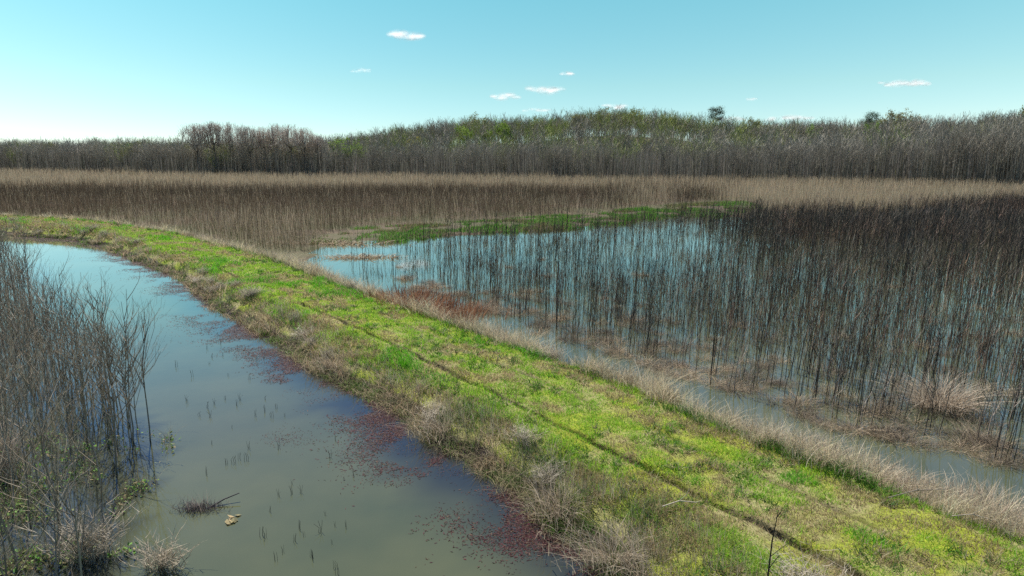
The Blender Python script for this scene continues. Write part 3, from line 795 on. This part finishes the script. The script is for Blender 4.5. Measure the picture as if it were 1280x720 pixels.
STK = [(.048, .042, .037), (.070, .060, .050), (.036, .033, .030), (.12, .10, .078), (.27, .23, .185)]
STP = [.30, .24, .18, .19, .09]
def stalk_geo(g, base, h, rad, col, lean, az, tw=5, flat=False, wtw=1.0):
    n = len(base); k = 4
    u = np.linspace(0, 1, k)[None, :]
    P = np.stack([base[:, :1] + (lean * h)[:, None] * u ** 1.3 * np.cos(az)[:, None], base[:, 1:2] + (lean * h)[:, None] * u ** 1.3 * np.sin(az)[:, None], base[:, 2:] + h[:, None] * u * np.ones((n, 1))], -1)
    P[:, 1:3] += rng.normal(0, .03, (n, 2, 3)) * (1, 1, 0)
    Rr = rad[:, None] * (1.05 - .8 * u)
    if flat: ribbons(g, P, Rr * 2, col)
    else: tubes(g, P, Rr, col)
    m = n * tw; si = np.repeat(np.arange(n), tw); q = rng.uniform(1.2, 2.95, m); a = q.astype(int); fr = (q - a)[:, None]
    b0 = P[si, a] * (1 - fr) + P[si, a + 1] * fr
    L = h[si] * rng.uniform(.08, .34, m); az2 = rng.uniform(0, 6.28, m); op = rng.uniform(.25, .75, m)
    e_ = b0 + np.column_stack([np.cos(az2) * L * op, np.sin(az2) * L * op, L * .9])
    Q = np.stack([b0, (b0 + e_) / 2 + np.column_stack([np.cos(az2) * L * .05, np.sin(az2) * L * .05, -L * .03]), e_], 1)
    ribbons(g, Q, rad[si][:, None] * np.array([.9, .7, .35])[None, :] * wtw, col[si])
sp = []
for s_ in range(14):
    g = Geo(); h = np.array([rng.uniform(1.4, 2.8)])
    stalk_geo(g, np.array([[0, 0, -.4]]), h + .4, np.array([rng.uniform(.010, .021)]), pick(STK[:4] if s_ < 12 else STK[4:], 1, .1), np.array([rng.uniform(.04, .16)]), np.array([rng.uniform(-.4, .5)]), tw=9)
    sp.append(g.mesh('marsh_stalk', M_bark))
NI = 300
for kx in range(NI):
    o = obj('marsh_stalk', sp[int(rng.integers(0, 14))], None, (x[kx], y[kx], 0), rng.uniform(-.5, .5), rng.uniform(.75, 1.1))
    tag(o, 'tall thin dark leafless stalk standing in the flooded marsh nearest the ditch', 'stalk', 'dark stalks in the flooded marsh')
x, y, d = x[NI:], y[NI:], d[NI:]; n = len(x)
g = Geo()
h = rng.uniform(1.1, 2.6, n) * (.75 + .5 * fbm(x, y, 6, 108)); 
stk = pick(STK, n, .2, STP); redd = smooth(.5, .62, fbm(x, y, 5, 109))[:, None]; stk = stk * (1 + redd * np.array([(.6, .25, .1)]))
near = d < 42
for msk, fl, tw in ((near, False, 6), (~near, True, 4)):
    nn = int(msk.sum())
    stalk_geo(g, np.column_stack([x[msk], y[msk], np.full(nn, -.3)]), h[msk] + .3, (.0125 * np.maximum(1, (d[msk] / 30)) ** .5) * rng.uniform(.5, 1.4, nn), stk[msk], rng.uniform(.0, .16, nn), rng.normal(0.1, .8, nn), tw=tw, flat=fl)
tag(obj('stalk_thicket', g.mesh('stalk_thicket', M_bark_mass)), 'dense mass of dark leafless stalks filling the flooded marsh on the right', 'stalks', kind='stuff')

# brown dead sedge among the far stalks so that the thicket closes up
g = Geo()
n = 80000; x = rng.uniform(-10, 140, n); y = rng.uniform(14, 112, n)
px = depth_px(x, y); zz = 190 + F * CAM_H / y
kk = inside(x, y, marsh) & view_ok(x, y, 6)
pr = .75 * smooth(.30, .5, fbm(x, y, 2.6, 111)) * smooth(540, 640, px) * smooth(325, 350, zz) + .9 * smooth(900, 1120, px + (zz - 300) * .2) * smooth(36, 50, y) + .5 * (fbm(x, y, 2.2, 112) > .60)
kk &= rng.uniform(0, 1, n) < pr
x, y = x[kk], y[kk]; n = len(x); per = 5
rep = np.repeat(np.arange(n), per); N = len(rep); dd = np.hypot(x, y)[rep]
c = pick([(.13, .105, .08), (.20, .16, .12), (.11, .12, .055), (.32, .27, .20)], N)
blades(g, np.column_stack([x[rep] + rng.normal(0, .12, N), y[rep] + rng.normal(0, .12, N), np.full(N, -.02)]), rng.uniform(.15, 1.0, N), .010 * (dd / 25) ** .7, c, rng.uniform(.1, 1.0, N), rng.uniform(0, 6.28, N), k=3)
print('sedge', N)
tag(obj('marsh_sedge', g.mesh('marsh_sedge', M_reed)), 'low brown dead sedge between the stalks of the flooded marsh', 'sedge', kind='stuff')

# ---------------------------------------------------------------- green strip on the far shore
g = Geo()
gs = poly([(380, 312), (400, 296), (440, 287), (600, 277), (720, 268), (850, 256), (930, 252), (960, 262), (900, 272), (850, 270), (760, 284), (600, 296), (470, 306)])
n = 220000; x = rng.uniform(gs[:, 0].min(), gs[:, 0].max(), n); y = rng.uniform(gs[:, 1].min(), gs[:, 1].max(), n)
kk = inside(x, y, gs) & (fbm(x, y, 2.6, 121) > .45); x, y = x[kk], y[kk]; n = len(x)
tn = rng.uniform(0, 1, n) < .25 + .6 * (fbm(x, y, 4, 122) > .56)
c = pick([(.07, .24, .015), (.09, .29, .02), (.08, .18, .03)], n); c[tn] = pick([(.22, .18, .10), (.15, .13, .06), (.10, .11, .04)], int(tn.sum()))
blades(g, np.column_stack([x, y, np.full(n, -.01)]), rng.uniform(.2, .5, n), np.full(n, .05), c, rng.uniform(.1, .9, n), rng.uniform(0, 6.28, n), k=3)
print('strip', n)
tag(obj('shore_grass', g.mesh('shore_grass', M_grass)), 'strip of deep green grass along the far shore of the marsh water', 'grass', kind='stuff')

# ---------------------------------------------------------------- the brown reed field
g = Geo()
n = 900000
y = 55 + (300 - 55) * rng.uniform(0, 1, n) ** 1.25; x = rng.uniform(-1, 1, n) * (.80 * y + 9)
px = depth_px(x, y)
# keep: beyond the embankment and the shore
keep = ~wet(x, y) & (y < front_z(px) + 5)
dk = pdist(np.column_stack([x, y])[::1], CL[::12]) > 6.2
keep &= dk & ~inside(x, y, gs)
keep &= rng.uniform(0, 1, n) < .36 * np.minimum(1, (100 / y)) ** .4
x, y, px = x[keep], y[keep], px[keep]; n = len(x)
print('field', n)
tanp = smooth(.45, .62, fbm(x * .35, y, 9, 131))
tanp = np.maximum(tanp * .42 * (1 - smooth(98, 112, y) * (1 - smooth(140, 165, y)) * .7), smooth(134, 160, y + 26 * (fbm(x * .5, y, 14, 133) - .5)) * .92)
tanp = np.maximum(tanp, .95 * smooth(860, 940, px) )
tanp = np.maximum(tanp, .7 * smooth(720, 850, px) * smooth(.4, .5, fbm(x, y, 14, 139)))
br = pick([(.125, .098, .068), (.17, .132, .092), (.095, .08, .058), (.21, .17, .12)], n, .2)
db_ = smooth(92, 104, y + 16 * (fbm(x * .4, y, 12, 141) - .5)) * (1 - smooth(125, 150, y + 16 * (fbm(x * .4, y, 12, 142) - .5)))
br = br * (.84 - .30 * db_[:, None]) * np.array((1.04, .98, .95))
tn = pick([(.41, .33, .22), (.34, .27, .18), (.50, .41, .29)], n, .15)
ist = rng.uniform(0, 1, n) < tanp
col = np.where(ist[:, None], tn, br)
gr = (rng.uniform(0, 1, n) < .4 * smooth(105, 72, y)); col[gr] = pick([(.07, .09, .03), (.09, .10, .04)], int(gr.sum()))
h = rng.uniform(1.1, 2.5, n) * np.where(gr, .4, 1) * (.6 + .8 * fbm(x, y, 7, 134)) * (.8 + .4 * vnoise(x, y, 2, 135))
ww = .022 * (y / 80) ** .9 * rng.uniform(.6, 1.4, n)
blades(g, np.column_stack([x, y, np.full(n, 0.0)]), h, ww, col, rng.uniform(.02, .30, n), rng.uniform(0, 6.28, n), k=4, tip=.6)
tag(obj('reed_field', g.mesh('reed_field', M_reed)), 'wide field of brown and tan standing reeds between the marsh water and the woods', 'reeds', kind='stuff')

# ---------------------------------------------------------------- trees
def bare_tree(seed, H, broad=.5, kids=(7, 4, 4, 3), trunk=.45, rad=.15, col=(.13, .115, .10), tip=(.17, .15, .13), minr=.022, maxl=4, up=.25, shrink=.58, ang=.62):
    T = Tree(seed); T.br(np.array((0, 0, -.3)), np.array((.02, .02, 1.)), H * trunk, rad, 0, maxl - 1, kids, up, ang * (1 + broad * .4), shrink)
    zs = float(np.percentile([i[0][:, 2].max() for i in T.items], 96)); k = H / zs
    T.items = [(p * k, r * 1.0, l) for p, r, l in T.items]
    return T
def tree_obj(name, T, col, tip, minr=.022, leaves=None, leafmat=None):
    lo, hi = T.split(0)
    e = obj(name, None)
    a = obj('trunk', geo_items(lo, col, None, .05, 9).mesh('trunk', M_bark), e)
    g = geo_items(hi, col, tip, minr, 2)
    b = obj('crown', g.mesh('crown', M_twig), e)
    KIDS[e.name] = [a, b]
    if leaves:
        ends = np.array([i[0][2] for i in T.items if i[2] >= 2]); cols, size, per, sp = leaves
        gg = Geo(); n = len(ends) * per
        bb = np.repeat(ends, per, 0) + rng.normal(0, sp, (n, 3))
        L = size * rng.uniform(.5, 1.4, n); u1 = rng.normal(size=(n, 3)); u1 /= np.linalg.norm(u1, axis=1, keepdims=True); u2 = np.cross(u1, rng.normal(size=(n, 3))); u2 /= np.linalg.norm(u2, axis=1, keepdims=True)
        V = np.stack([bb - u1 * L[:, None] / 2, bb - u2 * L[:, None] / 3, bb + u1 * L[:, None] / 2, bb + u2 * L[:, None] / 3], 1)
        gg.add(V, np.arange(n * 4).reshape(n, 4), np.repeat(pick(cols, n, .25)[:, None], 4, 1))
        c_ = obj('foliage', gg.mesh('foliage', leafmat), e); KIDS[e.name].append(c_)
    return e
BK = (.16, .146, .12); TP = (.28, .255, .205)
trees = [bare_tree(900 + s_, 12, .2 + .1 * (s_ % 3), (10, 5, 4), .52 + .04 * (s_ % 3), .12, ang=.5 + .05 * (s_ % 3), shrink=.62, up=.35) for s_ in range(8)]
tprot = [tree_obj('bare_tree', T, np.array(BK) * (1 + .12 * ((q % 3) - 1)), TP) for q, T in enumerate(trees)]
cand = []
while len(cand) < 282:
    px_ = rng.uniform(-40, 1330); zz = front_z(px_) + rng.uniform(0, 1) ** 1.5 * 26
    xx = (px_ - 640) / F * zz
    cand.append((px_, xx, zz))
HT = lambda px: np.interp(px, [0, 240, 420, 700, 900, 1060, 1180, 1300], [11.5, 10, 10.5, 11, 11, 12, 14.5, 15.5])
for kx, (px_, xx, zz) in enumerate(cand):
    o = tprot[kx] if kx < 8 else copy_tree(tprot[kx % 8])
    sc = HT(px_) / 12 * rng.uniform(.85, 1.1)
    o.location = (xx, zz, float(terrain_z(np.array([xx]), np.array([zz]))[0])); o.rotation_euler = (0, 0, rng.uniform(0, 6.28)); o.scale = (sc * rng.uniform(.7, .95), sc * rng.uniform(.7, .95), sc)
    tag(o, 'leafless grey tree in the front rows of the wood behind the reed field', 'tree', 'leafless trees along the edge of the wood')
# the rest of the wood: one mass
g = Geo()
flat_protos = []
for T in trees[:6]:
    gg = geo_items(T.items, BK, TP, .034, 1)
    flat_protos.append((np.concatenate(gg.v), np.concatenate(gg.f), np.concatenate(gg.c)))
P_ = []
while len(P_) < 3000:
    px_ = rng.uniform(-60, 1340); f0 = front_z(px_)
    zz = f0 + 10 + (RD + 95 - f0) * rng.uniform() ** .9 if px_ > 420 else f0 + 10 + 75 * rng.uniform()
    P_.append((px_, (px_ - 640) / F * zz, zz))
for px_, xx, zz in P_:
    v_, f_, c_ = flat_protos[rng.integers(0, 6)]
    a = rng.uniform(0, 6.28); sc = (HT(px_) / 12 if zz < front_z(px_) + 40 else 1.0) * rng.uniform(.85, 1.15)
    M = np.array([[math.cos(a), -math.sin(a), 0], [math.sin(a), math.cos(a), 0], [0, 0, 1]]) * sc
    z0 = float(terrain_z(np.array([xx]), np.array([zz]))[0])
    tintc = np.array((1.0, 1.0, 1.0)) * rng.uniform(.75, 1.25)
    if px_ < 420: tintc = tintc * 1.2
    if rng.uniform() < (.14 if not 430 < px_ < 960 else .34 * (.3 + 1.4 * float(vnoise(np.array([xx]), np.array([zz]), 30, 150)[0]))): tintc = tintc * np.array((.98, 1.22, .45))
    g.add((v_ @ M.T) + (xx, zz, z0), f_, c_ * tintc)
print('wood verts', g.n)
tag(obj('woodland', g.mesh('woodland', M_bark_mass)), 'leafless grey wood covering the low hill beyond the reed field', 'woods', kind='stuff')

# undergrowth at the foot of the wood
g = Geo(); n = 60000
px_ = rng.uniform(-60, 1340, n); zz = front_z(px_) + rng.uniform(-2, 40, n); xx = (px_ - 640) / F * zz
hh = np.where(rng.uniform(0, 1, n) < .4, rng.uniform(1, 4, n), HT(px_) * rng.uniform(.55, .92, n))
blades(g, np.column_stack([xx, zz, np.zeros(n)]), hh, np.full(n, .085), pick([(.13, .125, .105), (.20, .19, .165), (.09, .09, .07), (.28, .265, .23)], n), rng.uniform(.0, .12, n), rng.uniform(0, 6.28, n), k=4)
tag(obj('undergrowth', g.mesh('undergrowth', M_reed)), 'dark twiggy undergrowth along the foot of the wood', 'undergrowth', kind='stuff')

# tall umbrella crowned trees at left
ord_ = ['leftmost', 'second from the left', 'third from the left', 'fourth from the left', 'middle one', 'fourth from the right', 'third from the right', 'second from the right', 'rightmost']
def dome_tree(seed, H, Rm):
    T = Tree(seed); r = T.r; it = T.items
    def path(a, b, ra, rb, lv, bow=.0):
        m = (a + b) / 2 + r.normal(0, .04, 3) * np.linalg.norm(b - a) + (0, 0, -bow)
        it.append((np.array([a, m, b]), np.array([ra, (ra + rb) / 2, rb]), lv))
    def dome(u, az): q = Rm * u; return np.array((q * math.cos(az), q * math.sin(az), H * (1 - .36 * u ** 2.4)))
    top = np.array((.3, .1, H * .60)); path(np.array((0, 0, -.3)), top, .22, .15, 0)
    for i in range(16):
        az = i * 2.4 + r.uniform(-.3, .3); u = .25 + .7 * r.uniform() ** .6; st = np.array((0, 0, H * r.uniform(.32, .60)))
        e = dome(u, az) * (1, 1, .88); path(st, e, .09, .05, 1, -.04 * H * 0 + .03 * H)
        for j in range(9):
            f_ = r.uniform(.35, 1); b0 = st + (e - st) * f_
            e2 = dome(min(1.05, abs(u * f_ + r.normal(0, .16))), az + r.normal(0, .35)); e2[2] -= r.uniform(.0, .10) * H
            path(b0, e2, .06, .03, 2)
            for k_ in range(12):
                g_ = r.uniform(.3, 1); c0 = b0 + (e2 - b0) * g_
                d = r.normal(0, 1, 3) * (1, 1, .45) + (0, 0, .55); d /= np.linalg.norm(d); L = r.uniform(.8, 2.0)
                e3 = c0 + d * L; e3[2] = min(e3[2], H * 1.01)
                path(c0, e3, .025, .018, 3)
    return T
cy = [(254, 156, 1.25), (275, 153, 1.15), (297, 154, 1.2), (318, 158, 1.0), (336, 160, .95), (352, 156, 1.0), (369, 157, 1.0), (386, 161, .9), (402, 170, .75)]
for kx, (u, vt, wd) in enumerate(cy):
    zz = front_z(u) + 3 + (kx % 3) * 5
    H = CAM_H + (190 - vt) / F * zz
    T = dome_tree(1300 + kx, H, 7.6)
    e = tree_obj('umbrella_crowned_tree', T, (.14, .12, .10), (.38, .325, .275), .03)
    e.location = ((u - 640) / F * zz, zz, 0); e.scale = (wd * .8, wd * .8, 1)
    tag(e, f'{ord_[kx]} of nine tall reddish broad crowned trees above the left wood', 'tree', 'tall broad crowned trees at left')

# trees in young leaf
YG = [(.16, .26, .035), (.20, .28, .05), (.13, .22, .035)]
OLV = [(.17, .18, .06), (.14, .16, .055)]
leafy = [(430, 178, 1.0, YG, 'bright green leafing tree at the foot of the hill right of the tall broad trees'),
         (447, 186, .7, YG, 'small bright green leafing tree beside the brightest one at the hill foot'),
         (585, 163, .9, YG, 'leafing yellow green tree on the left slope of the hill'),
         (632, 158, 1.0, YG, 'largest yellow green leafing tree halfway along the left slope of the hill'),
         (608, 168, .8, YG, 'short leafing tree between two yellow green ones on the left slope'),
         (518, 177, .7, [(.26, .24, .06)], 'small yellowish tree low at the left end of the hill'),
         (688, 154, .8, YG, 'slim leafing tree at the shoulder of the hill'),
         (720, 148, 1.0, OLV, 'olive leafing tree on the hill crest left of the summit'),
         (755, 142, 1.1, OLV, 'olive green tree on the highest part of the hill crest'),
         (785, 143, 1.0, OLV, 'olive green tree just right of the hill summit'),
         (600, 149, .9, OLV, 'olive leafing tree on the skyline of the left slope'),
         (188, 181, .8, OLV, 'pale green tree rising slightly above the far left wood'),
         (178, 184, .7, YG, 'low green tree in the far left wood'),
         (70, 184, .7, OLV, 'faint green tree in the far left wood near the picture edge'),
         (940, 154, .9, OLV, 'olive tree on the skyline right of the larger pine'),
         (1010, 163, .8, YG, 'yellow green tree within the wood between the two pines'),
         (1100, 146, 1.2, [(.26, .26, .13), (.22, .22, .10)], 'broad pale yellowish tree on the skyline just right of the smaller pine'),
         (1115, 147, 1.1, [(.26, .26, .13), (.22, .22, .10)], 'second broad pale yellowish tree right of the smaller pine'),
         (1085, 160, .8, YG, 'low yellow green tree below the pale skyline trees'),
         (1272, 139, 1.1, OLV, 'olive tree on the skyline at the right edge')]
lfp = {}
for kx, (u, vt, sc, cols, lab) in enumerate(leafy):
    zz = 330. if u > 420 else 285.
    if lab.startswith('bright green') or lab.startswith('small bright'): zz = 235
    if vt > 157 and u > 460: zz = 285
    top = CAM_H + (190 - vt) / F * zz; z0 = float(terrain_z(np.array([(u - 640) / F * zz]), np.array([zz]))[0])
    H = max(top - z0 + .5, 6)
    T = bare_tree(1500 + kx, H, .5, (8, 4, 4), .42, .14)
    e = tree_obj('leafing_tree', T, BK, TP, .022, (cols, .5, 12, .45), M_leaf)
    e.location = ((u - 640) / F * zz, zz, z0); e.scale = (1.05 * sc, 1.05 * sc, 1)
    tag(e, lab, 'tree', 'trees in young leaf')

# pines
def pine(u, vt, zz, spread, label, seed):
    xx = (u - 640) / F * zz; z0 = float(terrain_z(np.array([xx]), np.array([zz]))[0]); H = CAM_H + (190 - vt) / F * zz - z0
    r = np.random.default_rng(seed)
    e = obj('pine_tree', None, None, (xx, zz, z0)); tag(e, label, 'tree')
    g = Geo(); k = 5; P = np.column_stack([np.linspace(0, .2, k), np.zeros(k), np.linspace(-.3, H * .97, k)])[None]
    tubes(g, P, np.array([[.28, .24, .2, .14, .05]]), np.array([(.10, .07, .05)]), 6)
    g2 = Geo(); 
    for q in range(34):
        zf = r.uniform(.62, .98); az = r.uniform(0, 6.28); L = spread * math.sqrt(max(.06, 1 - ((zf - .78) / .22) ** 2)) * r.uniform(.45, 1.0)
        b0 = np.array((.1, 0, H * zf)); e_ = b0 + np.array((math.cos(az) * L, math.sin(az) * L, L * .12 + .1))
        tubes(g, np.array([[b0, (b0 + e_) / 2, e_]]), np.array([[.06, .05, .03]]), np.array([(.09, .07, .05)]), 3)
        n = 120; c = e_ + r.normal(0, 1, (n, 3)) * (.8, .8, .6) + (0, 0, .2)
        a = r.uniform(0, 6.28, n); L2 = r.uniform(.3, .65, n)
        ux = np.column_stack([np.cos(a), np.sin(a), r.normal(.3, .4, n)]); uy = np.column_stack([-np.sin(a), np.cos(a), r.normal(0, .4, n)])
        V = np.stack([c - ux * L2[:, None] / 2, c - uy * L2[:, None] / 6, c + ux * L2[:, None] / 2, c + uy * L2[:, None] / 6], 1)
        g2.add(V, np.arange(n * 4).reshape(n, 4), np.repeat((np.array([(.022, .06, .025)]) * r.uniform(.7, 1.6, (n, 1)))[:, None], 4, 1))
    obj('trunk', g.mesh('trunk', M_bark), e); obj('crown', g2.mesh('crown', M_needle), e)
pine(887, 137, 330, 3.6, 'larger dark green pine standing above the bare wood on the skyline', 71)
pine(1077, 144, 330, 3.6, 'smaller dark green pine on the skyline left of the pale yellowish trees', 72)

# ---------------------------------------------------------------- clouds
def mat_cloud():
    m, nt, out = nodes('cloud')
    L = nt.links.new
    lw = nt.nodes.new('ShaderNodeLayerWeight'); lw.inputs[0].default_value = .5
    inv = nt.nodes.new('ShaderNodeMath'); inv.operation = 'SUBTRACT'; inv.inputs[0].default_value = 1; L(lw.outputs['Facing'], inv.inputs[1])
    pw = nt.nodes.new('ShaderNodeMath'); pw.operation = 'POWER'; L(inv.outputs[0], pw.inputs[0]); pw.inputs[1].default_value = 2.2
    mr = nt.nodes.new('ShaderNodeMapRange'); mr.inputs[1].default_value = .36; mr.inputs[2].default_value = .62; L(noise(nt, .022, 5, .62), mr.inputs[0])
    mu = nt.nodes.new('ShaderNodeMath'); mu.operation = 'MULTIPLY'; L(pw.outputs[0], mu.inputs[0]); L(mr.outputs[0], mu.inputs[1])
    mu2 = nt.nodes.new('ShaderNodeMath'); mu2.operation = 'MULTIPLY'; L(mu.outputs[0], mu2.inputs[0]); mu2.inputs[1].default_value = .38
    d = nt.nodes.new('ShaderNodeBsdfDiffuse'); d.inputs[0].default_value = (.9, .88, .88, 1)
    t = nt.nodes.new('ShaderNodeBsdfTranslucent'); t.inputs[0].default_value = (.95, .92, .92, 1)
    mx = nt.nodes.new('ShaderNodeMixShader'); mx.inputs[0].default_value = .6; L(d.outputs[0], mx.inputs[1]); L(t.outputs[0], mx.inputs[2])
    tr = nt.nodes.new('ShaderNodeBsdfTransparent')
    m2 = nt.nodes.new('ShaderNodeMixShader'); L(mu2.outputs[0], m2.inputs[0]); L(tr.outputs[0], m2.inputs[1]); L(mx.outputs[0], m2.inputs[2])
    L(m2.outputs[0], out.inputs[0])
    return m
M_cloud = mat_cloud()
def ico_cloud(w_, h_, seed):
    r = np.random.default_rng(seed); g = Geo()
    nb = max(5, int(w_ / 22))
    for q in range(nb):
        fx = (q + .5) / nb * 2 - 1
        rad = h_ * r.uniform(.45, .8) * (1 - .5 * abs(fx))
        c = np.array((fx * w_ / 2 + r.normal(0, w_ * .03), r.normal(0, h_ * .3), r.normal(0, h_ * .12)))
        na, nb_ = 20, 12
        th = np.linspace(.02, math.pi - .02, nb_); ph = np.linspace(0, 2 * math.pi, na, endpoint=False)
        TH, PH = np.meshgrid(th, ph, indexing='ij')
        V = np.stack([np.sin(TH) * np.cos(PH) * rad * 1.7, np.sin(TH) * np.sin(PH) * rad * 1.3, np.cos(TH) * rad * .75], -1) + c
        idx = np.arange(na * nb_).reshape(nb_, na); nx = np.roll(idx, -1, 1)
        f = np.stack([idx[:-1], nx[:-1], nx[1:], idx[1:]], -1).reshape(-1, 4)
        g.add(V, f, np.ones((na * nb_, 3)))
    return g
CD = 3400.
clouds = [(509, 45, 34, 15, 'small bright cloud high in the sky, topmost of all the clouds'), (632, 121, 32, 10, 'small flat cloud above the hill, lower left of the central pair'),
          (683, 112, 40, 13, 'brighter puffy cloud above the hill, right one of the central pair'), (709, 92, 13, 8, 'tiny round cloud puff just above the central pair of clouds'),
          (1131, 105, 62, 11, 'long thin bright cloud in the right part of the sky'), (768, 133, 26, 9, 'cloud peeking just above the trees at the hill summit'),
          (940, 124, 12, 5, 'faint tiny cloud right of the larger pine'), (452, 88, 22, 7, 'faint thin cloud wisp in the left middle sky'), (915, 149, 36, 8, 'low cloud just right of the larger pine behind the wood'),
          (985, 148, 60, 9, 'widest low cloud behind the wood between the pines'), (672, 137, 34, 7, 'low faint cloud above the trees left of the summit')]
for kx, (u, v, w_, h_, lab) in enumerate(clouds):
    p = at_depth(u, v, CD)
    o = obj('cloud', ico_cloud(w_ / F * CD, h_ / F * CD, 40 + kx).mesh('cloud', M_cloud, True), None, p)
    tag(o, lab, 'cloud')
# prototypes of saplings all in use; done
print('objects', len(scene.objects))
